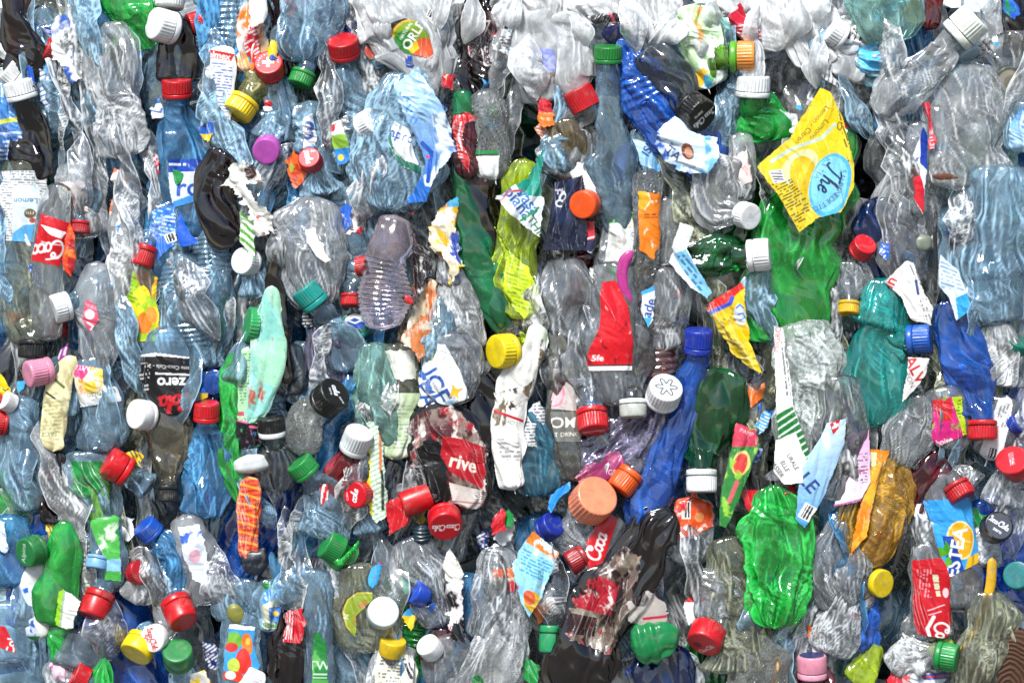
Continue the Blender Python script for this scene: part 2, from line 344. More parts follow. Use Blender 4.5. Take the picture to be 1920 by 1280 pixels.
class Art:
    """a small print, drawn in layout units (y down); painted on the vertices of a fine mesh"""
    def __init__(s, x0, y0, x1, y1, step):
        s.x0, s.y0, s.step = x0, y0, step; s.w = max(2, int((x1 - x0) / step) + 2); s.h = max(2, int((y1 - y0) / step) + 2)
        s.X, s.Y = np.meshgrid(x0 + np.arange(s.w) * step, y0 + np.arange(s.h) * step)
        s.rgb = np.zeros((s.h, s.w, 4)); s.rgb[..., :3] = .8; s.rgb[..., 3] = 1
    def put(s, cov, c, alpha=None):
        cov = np.clip(cov, 0, 1)
        if c == 'clear':
            s.rgb[..., 3] *= 1 - cov * (1 - (alpha or 0)); return
        c = lin(c); 
        for k in range(3): s.rgb[..., k] = s.rgb[..., k] * (1 - cov) + c[k] * cov
        s.rgb[..., 3] = np.maximum(s.rgb[..., 3], cov) if alpha is None else s.rgb[..., 3] * (1 - cov) + alpha * cov
    def tris(s, T, c):
        SS = 3; H, Wd = s.h * SS, s.w * SS; cov = np.zeros((H, Wd), bool)
        P = T.copy(); P[:, :, 0] = (P[:, :, 0] - s.x0) / s.step * SS + 1; P[:, :, 1] = (P[:, :, 1] - s.y0) / s.step * SS + 1
        for a, b, d in P:
            xa, xb = max(0, int(min(a[0], b[0], d[0]))), min(Wd - 1, int(max(a[0], b[0], d[0])) + 1)
            ya, yb = max(0, int(min(a[1], b[1], d[1]))), min(H - 1, int(max(a[1], b[1], d[1])) + 1)
            if xb < xa or yb < ya: continue
            gx, gy = np.meshgrid(np.arange(xa, xb + 1), np.arange(ya, yb + 1))
            e = lambda p, q: (q[0] - p[0]) * (gy - p[1]) - (q[1] - p[1]) * (gx - p[0])
            e1, e2, e3 = e(a, b), e(b, d), e(d, a)
            cov[ya:yb + 1, xa:xb + 1] |= ((e1 >= 0) & (e2 >= 0) & (e3 >= 0)) | ((e1 <= 0) & (e2 <= 0) & (e3 <= 0))
        s.put(cov.reshape(s.h, SS, s.w, SS).mean((1, 3)), c)
    def seg(s, a, b, w, c):
        a = np.array(a, float); b = np.array(b, float); d = b - a; L2 = (d @ d) + 1e-9
        t = np.clip(((s.X - a[0]) * d[0] + (s.Y - a[1]) * d[1]) / L2, 0, 1)
        return np.clip((w / 2 - np.hypot(s.X - a[0] - t * d[0], s.Y - a[1] - t * d[1])) / s.step + .5, 0, 1)
    def inside(s, poly, torn=0, seed=1):
        X, Y = s.X, s.Y
        if torn:
            X = X + torn * 2 * (vnoise(X / 9, Y / 9, seed) - .5) + torn * (vnoise(X / 4, Y / 4, seed + 1) - .5); Y = Y + torn * 2 * (vnoise(X / 9, Y / 9, seed + 2) - .5) + torn * (vnoise(X / 4, Y / 4, seed + 3) - .5)
        r = np.zeros(X.shape, bool); n = len(poly)
        for i in range(n):
            (xa, ya), (xb, yb) = poly[i], poly[(i + 1) % n]
            if ya == yb: continue
            cnd = ((ya > Y) != (yb > Y)); r ^= cnd & (X < (xb - xa) * (Y - ya) / (yb - ya) + xa)
        return r
    def run(s, ops):
        for op in ops:
            k = op[0]
            if k == 'bg': s.put(np.ones((s.h, s.w)), op[1], op[2] if len(op) > 2 else None)
            elif k in ('t', 'tb', 'ti'):
                _, x, y, size, ang, c, body = op[:7]
                T = text_tris(body, k != 't', .3 if k == 'ti' else 0) * size; a = math.radians(ang); R = np.array([[math.cos(a), -math.sin(a)], [math.sin(a), math.cos(a)]])
                T = T @ R.T; T[:, :, 1] *= -1; T += [x, y]; s.tris(T, c)
            elif k == 's':
                _, x, y, size, ang, c, body = op[:7]; wd = op[7] if len(op) > 7 else .13
                G = script_segs(body) * size; a = math.radians(ang); R = np.array([[math.cos(a), -math.sin(a)], [math.sin(a), math.cos(a)]])
                G = G @ R.T; G[:, :, 1] *= -1; G += [x, y]; cov = np.zeros((s.h, s.w))
                for p, q in G: cov = np.maximum(cov, s.seg(p, q, wd * size, c))
                s.put(cov, c)
            elif k == 'e':
                _, x, y, rx, ry, ang, c = op[:7]; a = math.radians(-ang); dx, dy = s.X - x, s.Y - y
                p = dx * math.cos(a) + dy * math.sin(a); q = -dx * math.sin(a) + dy * math.cos(a)
                d = np.sqrt((p / rx) ** 2 + (q / ry) ** 2); s.put((1 - d) * min(rx, ry) / s.step + .5, c, *op[7:8])
            elif k == 'p': s.put(s.inside(op[1], op[3] if len(op) > 3 else 0, len(op[1])).astype(float), op[2])
            elif k == 'l':
                cov = np.zeros((s.h, s.w)); pts = op[1]
                for p, q in zip(pts[:-1], pts[1:]): cov = np.maximum(cov, s.seg(p, q, op[2], op[3]))
                s.put(cov, op[3])
            elif k == 'fine':   # rows of print too small to read
                _, poly, ang, sp, c = op[:5]; a = math.radians(ang); u = s.X * math.cos(a) - s.Y * math.sin(a); v = s.X * math.sin(a) + s.Y * math.cos(a)
                row = np.floor(v / sp); fr = v / sp - row; wd = hsh(np.floor(u / (sp * .55)), row, 5) > .28
                wd2 = hsh(np.floor(u / (sp * 2.3)), row, 9) > .12
                s.put(s.inside(poly) * (np.abs(fr - .5) < .27) * wd * wd2 * .85, c)
            elif k == 'bar':
                _, x, y, w, h, ang = op[:6]; a = math.radians(ang); dx, dy = s.X - x, s.Y - y
                p = dx * math.cos(a) - dy * math.sin(a); q = dx * math.sin(a) + dy * math.cos(a)
                box = (np.abs(p) < w / 2) & (np.abs(q) < h / 2); s.put(box * 1.0, 'e8e8e8')
                s.put((np.abs(p) < w / 2 - 2) * (np.abs(q) < h / 2 - 2) * (hsh(np.floor(p / 1.9), p * 0, 3) > .5), '151515')
            elif k == 'g':    # printed colour blend
                _, xa, ya, xb, yb, ca, cb = op; d = np.array([xb - xa, yb - ya], float); t = np.clip(((s.X - xa) * d[0] + (s.Y - ya) * d[1]) / (d @ d), 0, 1)
                A, B = lin(ca), lin(cb)
                for j in range(3): s.rgb[..., j] = A[j] * (1 - t) + B[j] * t
            elif k == 'n':    # scuffs and patches
                _, c, sc, thr = op[:4]; sd_ = op[4] if len(op) > 4 else 7
                Xn = s.X + .35 * sc * vnoise(s.X / 7, s.Y / 7, sd_ + 3); v = .6 * vnoise(Xn / sc, s.Y / sc / 1.9, sd_) + .26 * vnoise(Xn / sc * 2.7, s.Y / sc * 1.6, sd_ + 1) + .14 * vnoise(Xn / sc * 6, s.Y / sc * 4, sd_ + 2); s.put((v - thr) * 9, c, *op[5:6])
            elif k == 'st':   # stripes
                _, ang, sp, duty, c = op[:5]; a = math.radians(ang); v = (s.X * math.sin(a) + s.Y * math.cos(a)) / sp; poly = op[5] if len(op) > 5 else None
                cov = ((v % 1) < duty) * 1.0
                s.put(cov * (s.inside(poly) if poly else 1), c)

def bbox(poly): a = np.array(poly, float); return a[:, 0].min(), a[:, 1].min(), a[:, 0].max(), a[:, 1].max()

def sheet_mesh(tube, poly, ops, off, step, torn, seed, extend=False):
    x0, y0, x1, y1 = bbox(poly); A = Art(x0 - 3, y0 - 3, x1 + 3, y1 + 3, step); A.run(ops)
    ins = A.inside(poly, torn, seed); X, Y = A.X.ravel(), A.Y.ravel()
    ti, tc, q = tube.locate(X, Y)
    ok = ins.ravel() & (np.abs(q) < (2 if extend else 1.04)) & (ti > -6) & (ti < tube.n + 5)
    qc = np.clip(q, -.995, .995); th = np.arcsin(qc)
    P = tube.ev(tc, th, np.full(len(X), float(off)))
    D = tube._d.reshape(A.h, A.w); du = np.zeros_like(D); du[1:-1] = D[2:] + D[:-2] - 2 * D[1:-1]; dv = np.zeros_like(D); dv[:, 1:-1] = D[:, 2:] + D[:, :-2] - 2 * D[:, 1:-1]
    worn = np.clip((np.hypot(du, dv) - .22) / .8, 0, .55) * vnoise(A.X / 14, A.Y / 14, seed + 5)
    A.rgb[..., :3] = A.rgb[..., :3] * (1 - worn[..., None]) + .72 * worn[..., None]
    if extend:      # keep drawing past the rim of the support, flat
        ex = (q - qc) * tube.row(tube.hw, tc); P = P + tube.row(tube.side, tc) * ex[:, None]
    over = (ti - tc) * tube.ds; P = P + tube.row(tube.T, tc) * over[:, None]
    F = grid_faces(A.h, A.w); keep = ok[F].all(1); F = F[keep]
    used = np.unique(F); mp = np.full(len(X), -1); mp[used] = np.arange(len(used))
    return P[used], mp[F], A.rgb.reshape(-1, 4)[used]

# ------------------------------------------------------------------ things
HEROES = []
GB = 'crushed bottles pressed into the bale'; GS = 'loose scraps caught in the bale'
def root_at(name, label, cat, x, y, L, group=GB):
    o = bpy.data.objects.new(name, None); SC.collection.objects.link(o); o.empty_display_size = .01
    w = to_world(np.array([[x, y, L]], float))[0]; o.location = w
    short, _, rest = label.partition('|'); o['label'] = (short + rest); o['category'] = cat
    if group: o['group'] = group
    d = {'_o': tuple(w), '_id': len(PAR), 'x': x, 'y': y, 'short': short}; PAR[d['_id']] = o
    HEROES.append(d)
    return d

def axes(ang, tilt):
    a = math.radians(ang); t = math.radians(tilt)
    ax = np.array([math.cos(a) * math.cos(t), math.sin(a) * math.cos(t), math.sin(t)])      # x right, up, towards viewer
    r = np.array([1., 0, 0]) - ax * ax[0]
    if np.linalg.norm(r) < .3: r = np.array([0, 1., 0]) - ax * ax[1]; r = np.cross(r, ax); r = r if r[0] > 0 else -r
    e1 = r / np.linalg.norm(r); e2 = np.cross(ax, e1)
    if tilt > 20 and e2[1] < 0: pass
    return ax, e1, e2

def make_cap(parent, x, y, r, ang, tilt, col, L=0, H=None, top=None, ring=True, ribs=True, squash=0, rough=.3, ringcol=None, dent=0):
    """screw cap: skirt, grip ribs, tamper ring; (x, y) is the middle of the cap in the picture plane"""
    r = r * .95; H = (H or 1.2 * r); ax, e1, e2 = axes(ang, tilt)
    rh = .26 * H if ring else 0
    prof = []
    body0 = rh + (.05 * H if ring else 0)
    side = [(.985, body0), (1.0, body0 + .03 * H), (1.0, body0 + (H - body0) * .5), (.99, H - .13 * H), (.965, H - .05 * H), (.92, H - .01 * H), (.86, H), (.6, H - .004 * H), (.3, H - .006 * H), (.001, H - .006 * H)]
    n = 120; ph = 2 * np.pi * np.arange(n) / n; sd = nseed()
    def rev(pr, rb):
        V = []
        for i, (f, h) in enumerate(pr):
            rr = np.full(n, f * r)
            if rb and 1 <= i <= 3: rr = rr * (1 - .045 * ((np.arange(n) % 4) < 2))
            k = 1 + squash * np.sin(2 * ph + sd)
            if dent: k = k - dent * np.clip(np.sin(ph * 1 + sd * .7), 0, 1) ** 3 * (h / H)
            V.append(np.stack([rr * k * np.cos(ph), rr * k * np.sin(ph), np.full(n, h)], 1))
        V = np.concatenate(V); return V, grid_faces(len(pr), n, True)
    c0 = np.array([x, -y, L], float) - ax * H * .5
    def place(V):
        P = c0 + V[:, :1] * e1 + V[:, 1:2] * e2 + V[:, 2:3] * ax; P[:, 1] *= -1; return P
    V, F = rev(side, ribs)
    cap = mesh('cap', place(V), F, solid(col, rough), parent)
    sub = {'_o': parent['_o'], '_id': len(PAR)}; PAR[sub['_id']] = cap
    if ring:
        V, F = rev([(.9, 0), (.98, .02 * H), (1.0, rh * .3), (1.0, rh * .85), (.97, rh), (.88, rh + .01 * H), (.88, rh + .07 * H)], False)
        mesh('tamper_ring', place(V), F, solid(ringcol or col, rough), sub)
    if top:
        R = .86 * r; A = Art(-R, -R, R, R, max(.8, R / 40)); A.run([('bg', col)] + top); X, Y = A.X.ravel(), -A.Y.ravel()
        ok = np.hypot(X, Y) < R * .99; F = grid_faces(A.h, A.w); F = F[ok[F].all(1)]; us = np.unique(F); mp = np.full(len(X), -1); mp[us] = np.arange(len(us))
        P = place(np.stack([X, Y, np.full(len(X), H + .25)], 1)[us]); mesh('printed_top', P, mp[F], printed(.35, .05), sub, A.rgb.reshape(-1, 4)[us])
    base = c0 - ax * .05 * H
    return dict(base=(base[0], -base[1], base[2]), ax=ax, r=r, cap=cap, sub=sub)

def B(label, mat, pts, L=0, cap=None, flat=.36, amp=None, k=None, ribs=None, name='crushed_bottle', cat='bottle', jit=.13, fine=2.6, neck=True, group=GB, ds=2.2, cave=.45):
    """a crushed bottle: pts 'x,y,w[,L] ...' from the neck to the base"""
    st = []
    for tkn in pts.split():
        v = [float(q) for q in tkn.split(',')]; st.append([v[0], v[1], v[2], v[3] if len(v) > 3 else L])
    x, y = (cap[0], cap[1]) if cap else (st[0][0], st[0][1])
    d = root_at(name, label, cat, x, y, L, group)
    if cap:
        kw = dict(cap[6]) if len(cap) > 6 else {}; cL = kw.pop('L', L + 4); nr = kw.pop('neck', True)
        c = make_cap(d, *cap[:6], L=cL, **kw); d['capinfo'] = c
        b = np.array(c['base']); r = c['r']; a = c['ax'].copy(); a[1] *= -1
        if nr: st = [[*b[:2], 1.5 * r, b[2]], [*(b - a * .5 * r)[:2], 1.55 * r, (b - a * .5 * r)[2]]] + st
    if mat is CLR and x < 720: mat = CLB
    if k is None: k = .55 + .85 * (SEED[0] * .618 % 1)
    t = Tube(st, flat=flat, amp=amp, k=k, ribs=ribs, jit=jit, ds=ds, cave=0 if ribs else cave); t.open0 = bool(cap)
    if cap and nr:   # round near the neck, flattened further on
        fr = np.clip(t.u / 60, 0, 1); t.hd = t.hw * (.95 * (1 - fr) + flat * fr)
        rr = np.clip((t.u - c['r'] * .1) / 8, 0, 1)
    t.build('body', mat, d, fine); d['tube'] = t
    return d

def lab(d, poly, ops, name='label', off=1.6, step=1.15, torn=0, rough=.3, bump=.3, extend=False):
    if isinstance(poly, str): poly = [tuple(float(q) for q in p.split(',')) for p in poly.split()]
    P, F, C = sheet_mesh(d['tube'], poly, ops, off, step, torn, nseed(), extend)
    if len(F) == 0: print('EMPTY label', d['short']); return None
    return mesh(name, P, F, printed(rough, bump), d, C)

def sheet(label, poly, ops, L=0, ang=None, amp=14, bulge=.42, name='label_scrap', cat='label scrap', torn=1.5, rough=.3, bump=.3, step=1.15, k=1.0, group=GS):
    """a loose piece of film or card, creased, lying across the bottles"""
    if isinstance(poly, str): poly = [tuple(float(q) for q in p.split(',')) for p in poly.split()]
    a = np.array(poly, float); c = a.mean(0); q = a - c
    if ang is None:
        w, v = np.linalg.eigh(q.T @ q); dv = v[:, 1]
    else: dv = np.array([math.cos(math.radians(ang)), -math.sin(math.radians(ang))])
    pv = np.array([-dv[1], dv[0]]); u = q @ dv; s_ = q @ pv
    wd = 2 * max(abs(s_.min()), abs(s_.max())) * 1.12; e0 = c + dv * (u.min() - 18); e1 = c + dv * (u.max() + 18)
    t = Tube([(e0[0], e0[1], wd, L), (c[0], c[1], wd, L), (e1[0], e1[1], wd, L)], flat=bulge, amp=amp, jit=0, k=k); t.closed = False
    P, F, C = sheet_mesh(t, poly, ops, 0, step, torn, nseed(), True)
    ob = mesh(name, P, F, printed(rough, bump), None, C)
    short, _, rest = label.partition('|'); ob['label'] = short + rest; ob['category'] = cat; ob['group'] = group
    d = {'_o': tuple(ob.location), '_id': len(PAR), 'x': c[0], 'y': c[1], 'short': short, 'tube': t}; PAR[d['_id']] = ob; HEROES.append(d)
    return d

def strip(label, mat, pts, twist=.5, curl=.35, amp=6):
    """a torn, twisted ribbon of bottle film; pts = (x, y, width, depth)"""
    st = np.array(pts, float); seg = np.hypot(np.diff(st[:, 0]), np.diff(st[:, 1])); u = np.concatenate([[0], np.cumsum(seg)])
    n = int(u[-1] / 2.4); uu = np.linspace(0, u[-1], n); R = smooth(np.stack([np.interp(uu, u, st[:, c]) for c in range(4)], 1), min(14, n // 4)); sd = nseed()
    C = R[:, [0, 1, 3]]; T = np.gradient(C, axis=0); T /= np.linalg.norm(T, axis=1)[:, None]
    side = np.stack([-T[:, 1], T[:, 0], 0 * T[:, 0]], 1); side /= np.linalg.norm(side, axis=1)[:, None]; nd = np.cross(T, side); nd *= np.where(nd[:, 2:3] < 0, -1, 1)
    m = int(np.clip(st[:, 2].max() / 3, 10, 60)); q = np.linspace(-1, 1, m)
    kn = max(4, int(u[-1] / 24)); rk = np.random.RandomState(sd); xs = np.sort(np.linspace(0, u[-1], kn) + rk.uniform(-8, 8, kn))
    eL = 1 + np.interp(uu, xs, rk.uniform(-.45, .3, kn)); eR = 1 + np.interp(uu, xs, rk.uniform(-.45, .3, kn))
    end = np.clip(np.minimum(uu, u[-1] - uu) / 40, .06, 1) ** .7; hw = R[:, 2] / 2 * end
    kf = max(3, int(u[-1] / 60)); ph = np.interp(uu, np.linspace(0, u[-1], kf), rk.uniform(-1, 1, kf)) * np.pi * twist
    Q = q[None, :]; wd = hw[:, None] * Q * np.where(Q < 0, eL[:, None], eR[:, None])
    U = np.repeat(uu[:, None], m, 1); D = amp * 1.6 * crumple(U.ravel(), (wd + 300).ravel(), sd, .8).reshape(n, m) + curl * hw[:, None] * (.4 - Q ** 2)
    ws = side * np.cos(ph)[:, None] + nd * np.sin(ph)[:, None]; wn = -side * np.sin(ph)[:, None] + nd * np.cos(ph)[:, None]
    V = C[:, None, :] + ws[:, None, :] * wd[..., None] + wn[:, None, :] * D[..., None]
    du = np.zeros_like(D); du[1:-1] = D[2:] + D[:-2] - 2 * D[1:-1]; dv = np.zeros_like(D); dv[:, 1:-1] = D[:, 2:] + D[:, :-2] - 2 * D[:, 1:-1]
    fold = np.clip((np.hypot(du, dv) - .5) / 2.0, 0, 1); fold[:, [0, -1]] = .75; fold[[0, -1]] = .75
    ob = mesh('film_strip', V.reshape(-1, 3), grid_faces(n, m), mat); at = ob.data.attributes.new('fold', 'FLOAT', 'POINT'); at.data.foreach_set('value', fold.astype(np.float32).ravel())
    ob['label'] = label; ob['category'] = 'film strip'; ob['group'] = 'torn film strips threaded through the bale'
    return ob
# ------------------------------------------------------------------ palette of the plastics
CLR = pet('fcfdfe', .14, hcol='eef4fa'); CLM = pet('fcfefe', .28, hcol='f2f6f8'); CLF = pet('fdfefe', .05, rough=.05, hcol='f0f4f4')
CLB = pet('e4f6ff', .22, hcol='b4e0fc'); BLU = pet('a8dcff', .32, hcol='62bafa'); CYN = pet('c4eef8', .26, hcol='94dcf0')
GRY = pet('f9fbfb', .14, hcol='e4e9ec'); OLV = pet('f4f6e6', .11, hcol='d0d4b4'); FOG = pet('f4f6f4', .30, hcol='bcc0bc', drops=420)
DRP = pet('f4f6f6', .12, hcol='bcc4c4', drops=260); MIL = pet('fcfefe', .8, hcol='f4f8fa'); SMK = pet('c0c8ce', .12, hcol='7c868e')  # MIL haze also paints sunlight onto clear bottles near the top
GRN = pet('80f094', .42, hcol='30dc58'); LGR = pet('b8f088', .35, hcol='90e060'); DGR = pet('3c9c5a', .32, hcol='0e7a38')
EMR = pet('54d49c', .40, hcol='10aa66'); TEA = pet('a4f6ec', .38, hcol='30ccc4'); LTE = pet('d8faf2', .30, hcol='b4eee2')
DBL = pet('70b0ff', .44, hcol='2a74e6'); NVY = pet('3a60a0', .38, hcol='163470'); BRN = pet('6a2c1c', .34, hcol='200a07')
MAR = pet('a82838', .35, hcol='6a0e1c'); PNK = pet('f0b0bc', .30, hcol='d47a8c'); LIM = pet('f4ff90', .42, hcol='ccec20'); PUR = pet('dcd8ec', .16, hcol='a098bc')
AMB = pet('f4b840', .36, hcol='e49418'); TAN = pet('ecdcb8', .30, hcol='c8b084')
MIL_SUN = pet('fcfefe', 1.3, hcol='fafcfd', rough=.1)  # near-opaque white, colours the top edge as if in full sun
RED, WHT, GRE, BLK, YEL, ORG, NAV = 'b80a18', 'e6e9ea', '12702e', '0e0f10', 'e8c80c', 'e85a10', '12328c'
def txt(*a): return dict(top=list(a))

# ------------------------------------------------------------------ upper part of the face, working from one side to the other
B('dark brown soda bottle|lying upright at the upper corner, no cap', BRN, '40,-60,60 32,30,56 45,100,70 40,150,60', 14)
B('ribbed white cap|on a dark brown soda bottle hanging straight down from it', BRN, '55,215,58 62,250,72 60,290,76 70,345,60', 24, cap=(44,172,31,104,12,WHT,dict(L=34)))
B('dull white cap|half hidden behind the ribbed white cap of a brown bottle', MIL, '0,190,60 -20,260,80', -8, cap=(20,140,31,140,20,'d4d6d4'))
d = B('bottle with mid blue wrap|cut by the picture edge, yellow line across the wrap', CLB, '0,150,70 5,200,95 0,290,100 -5,360,80', 10)
lab(d, '-50,182 34,186 40,300 -50,312', [('bg','1f5fb4'),('g',0,185,0,305,'3f8fd8','154a98'),('l',[(-50,240),(32,226)],8,'c8cc30'),('fine',[(-50,250),(36,245),(36,305),(-50,305)],3,8,'c8dcf0')])
d = B('bottle with cyan and navy wrap|between the brown bottles and a red cap', CLB, '70,10,50 80,60,80 75,140,80 90,230,80', -4)
lab(d, '55,40 100,55 108,140 60,150', [('bg','3aa4dc'),('p',[(55,40),(104,48),(96,68),(55,60)],'14368c'),('e',66,98,16,22,0,'dfe8ee'),('t',66,100,22,80,'2a4a70','O')])
B('red cap under clear film|beside the cyan and navy wrap', CLR, '110,140,60 105,190,90 120,260,90', 2, cap=(97,95,24,160,25,RED))
sheet('white and blue torn wrap|curling down beside a long clear bottle', '112,35 128,30 150,80 158,150 140,165 118,120 105,110 100,60',
      [('bg','dfe2e4'),('n','2456b0',26,.52,3),('n','b8a898',18,.7,9)], 22, torn=3)
sheet('narrow striped paper scrap|pale with blue lines, hanging beside a brown bottle', '76,130 106,150 96,215 80,190', [('bg','d4dce6'),('st',20,9,.35,'5a78a8')], 14)
d = B('long crushed clear bottle|with a green cap showing through its shoulder', CLM, '205,45,70 215,95,98 215,180,84 228,250,80 235,300,62', 36, flat=.35)
B('dull green cap|seen under the long crushed clear bottle', CLR, '200,170,60 200,240,70', 0, cap=(206,95,31,100,45,'2c7a48',dict(ribs=False)))
B('bright green crushed bottle|slanting down from the top edge', GRN, '205,-50,90 232,10,92 262,50,70 288,95,26', 26, flat=.3)
d = B('big white cap|tipped over a dark brown bottle near the top', BRN, '335,90,66 338,120,76 338,160,74', 22, cap=(312,54,33,168,38,WHT,dict(L=44,H=44)))
B('white cap cut by the top edge|above the big tipped white cap', MIL, '330,-40,40', 20, cap=(322,2,29,-95,10,'dcded8'))
B('red cap behind film|next to the big tipped white cap', CLR, '400,30,60 420,-40,80', 4, cap=(367,46,24,200,20,RED))
d = B('upright red cap|on a sky blue bottle under the dark brown one', BLU, '337,225,70 345,270,112 350,330,128 350,400,120 340,450,80', 12, cap=(335,168,30,91,16,RED,dict(L=26)))
lab(d, '318,300 392,300 396,372 330,392', [('bg','cfdcec'),('p',[(310,296),(400,296),(400,322),(310,326)],'1440a0'),('tb',358,352,34,0,'1a50b0','ro'),('fine',[(320,304),(395,304),(395,316),(320,316)],0,9,'e0e8f4'),('p',[(330,380),(360,368),(396,374),(396,400),(330,400)],'3a8ad0')])
sheet('blue and white lettered strip|beside the upright red cap', '288,165 304,160 306,225 288,225', [('bg','e4e8ec'),('p',[(286,160),(310,160),(310,180),(286,184)],'e8d060'),('p',[(286,182),(310,178),(310,196),(286,198)],'1d62b4'),('tb',296,208,16,75,'1d62b4','L')], 18)
d = B('ribbed clear bottle|with a narrow green printed edge, at the top', CLB, '430,-50,60 425,10,84 428,60,80 420,100,60', 12, ribs=(11,5,0.1,.9))
lab(d, '384,8 398,8 404,74 388,78', [('bg','dfe6e0'),('p',[(382,22),(408,26),(408,80),(382,72)],'127038'),('st',60,9,.3,'e8efe8',[(382,30),(408,30),(408,72),(382,72)])])
# toothpaste tube
d = B('white toothpaste tube|with a red flag on its crimped end', solid('e9ecee',.3), '420,88,48 422,150,44 424,220,26 424,262,12', 34, flat=.32, name='toothpaste_tube', cat='tube', amp=4, group=None)
lab(d, '398,94 444,104 436,170 432,230 428,262 418,255 410,190 402,140', [('bg','e9ecee'),('p',[(398,97),(443,106),(437,119),(398,112)],'cc2a20'),('tb',416,108,12,-10,'f4f4f4','elmex'),('fine',[(402,120),(440,126),(432,215),(415,215)],-6,5.5,'4a6ab0'),('fine',[(414,215),(432,215),(427,256),(418,250)],-6,6,'6a7ab0')], 'printed_front', off=1.0)
d = B('orange and yellow juice wrap|around a crushed bottle above a yellow cap', CLR, '486,-30,60 474,30,72 468,90,70 466,140,44', 16)
lab(d, '452,5 500,12 500,110 470,150 446,140 444,60', [('bg','e8c890'),('n','e07a14',22,.46,4),('n','f0c020',18,.56,8),('n','f4f0ea',24,.62,12),('n','b83018',12,.76,5)], torn=2)
B('yellow cap|with clear yellow neck, beneath the orange and yellow wrap', pet('e8d860',.25), '485,168,44 500,140,50', 20, cap=(455,204,31,-122,18,YEL,dict(L=30)))
B('red cap with white cross|and ring of small letters, beside an orange wrap', CLR, '520,170,50 530,220,80 520,270,90', 20, cap=(508,130,29,96,60,RED,dict(L=36,top=[('p',[(-3,-11),(3,-11),(3,-3),(11,-3),(11,3),(3,3),(3,11),(-3,11),(-3,3),(-11,3),(-11,-3),(-3,-3)],'f0f0f0')]+[('t',19*math.cos(math.radians(a)),-19*math.sin(math.radians(a)),5,a-90,'f0f0f0',c) for a,c in zip(range(200,-20,-17),'Mineral Water')])))
B('dark brown bottle neck|standing beside a pale blue crushed bottle', BRN, '490,-40,60 508,30,52 524,90,46 534,150,40', 8)
d = B('pale blue crushed bottle|dented into lumps at the top of the bale', CLB, '600,-50,130 575,30,140 562,80,110 566,120,60', 26, amp=16)
B('mid green cap|pointing down below the pale blue lumpy bottle', CLR, '575,100,40 580,60,50', 14, cap=(568,150,25,-110,12,'1c8c3a',dict(L=24)))
B('smooth red cap|on a clear bottle, next to the dark blue wall of film', CLR, '650,150,60 652,190,84 645,250,96 650,330,90', 26, cap=(647,94,31,98,34,RED,dict(L=40)))
B('violet blue film bottle|behind the smooth red cap', pet('8a9ad0',.3,hcol='4a5aa8'), '660,-60,110 650,0,110 660,80,80 655,120,60', 4)
d = B('greenish milky bottle|with an oval juice label of green and orange', MIL, '700,-40,120 760,30,190 790,80,180 800,130,120 820,170,60', 34, flat=.3, amp=13)
lab(d, '738,48 760,40 785,46 806,70 815,100 812,116 790,112 762,104 742,86 734,66', [('bg','2a2410'),('e',774,78,37,36,0,'d8a838'),('e',775,79,34,33,0,'7a9c1c'),('e',758,88,26,20,60,'2a7a2c'),('e',797,98,21,22,0,'c8542c'),('p',[(765,96),(778,106),(788,96),(782,80)],'e0c020'),('tb',777,72,17,58,'f4f4ec','ORLE'),('t',763,64,6,58,'f4f4ec','NATURAL')], 'oval_label')
lab(d, '803,22 826,32 820,46 800,38', [('bar',812,33,22,16,-20)], 'barcode_label')
d = B('bottle with red and green label end|below the milky juice bottle', CLR, '690,60,60 705,100,80 720,130,80', 18)
lab(d, '686,84 732,90 716,112 688,116', [('bg','98b040'),('e',698,99,17,14,0,'a84030'),('l',[(686,86),(735,92)],4,'302810')])
B('dark blue cap|peeping out below the oval juice label', CLR, '772,150,60', 24, cap=(770,120,20,90,0,'14489c',dict(L=30)))
d = B('large clear bottle with sky blue wrap|in the upper middle, belly turned out', CLB, '768,140,70 755,200,150 745,280,190 735,350,170 730,400,90', 44, flat=.35, amp=13, jit=.12)
lab(d, '742,232 770,246 790,330 760,320 735,292 728,262', [('bg','dfe8ee'),('p',[(722,240),(734,250),(740,280),(760,305),(796,318),(796,340),(750,330),(722,290)],'1c6c58'),('tb',757,259,18,-20,'2450a8','apro'),('t',752,295,6,-38,'e8f0ee','MEDIUM'),('fine',[(738,312),(780,322),(780,330),(738,318)],-20,6,'9cc8b8')], 'green_label', extend=True)
sheet('sky blue torn wrap|peeling off the large clear bottle', '746,165 786,132 820,190 850,245 852,290 815,345 800,382 762,386 790,340 800,310 775,250 752,200',
      [('bg','3a90dc'),('g',770,135,830,340,'b4dcf0','1a68c4'),('n','dcecf6',30,.60,3),('fine',[(752,175),(770,190),(790,240),(775,245)],60,8,'4a8ad0'),('tb',828,232,20,15,'dcecf8','LT'),('l',[(795,275),(812,292),(805,345)],8,'1450b0'),('e',805,300,3,3,0,'e83040')], 66, amp=14, torn=2)
B('dark brown bottle with text panel|in crumpled soda wrap at the top', BRN, '900,-20,60 905,40,84 898,100,86 890,150,70 900,190,40', 34, flat=.35)
d = HEROES[-1]; lab(d, '868,22 940,30 938,130 900,132 872,100', [('bg','3a1a20'),('n','1c0a0c',30,.55,3),('p',[(896,44),(919,44),(918,47),(899,47)],'e4e0e0'),('l',[(897,46),(908,128),(932,124)],1.6,'e4e0e0'),('l',[(918,45),(914,62),(908,72)],1.6,'e4e0e0'),('fine',[(908,85),(928,85),(932,120),(910,124)],86,6,'d0c8c8'),('l',[(925,72),(937,60)],5,'c02030'),('l',[(872,80),(880,100)],4,'a01828')], 'printed_wrap')
d = B('black and white text wrap|with a barcode, beside the brown soda wrap', SMK, '955,10,50 950,60,66 945,120,60', 30)
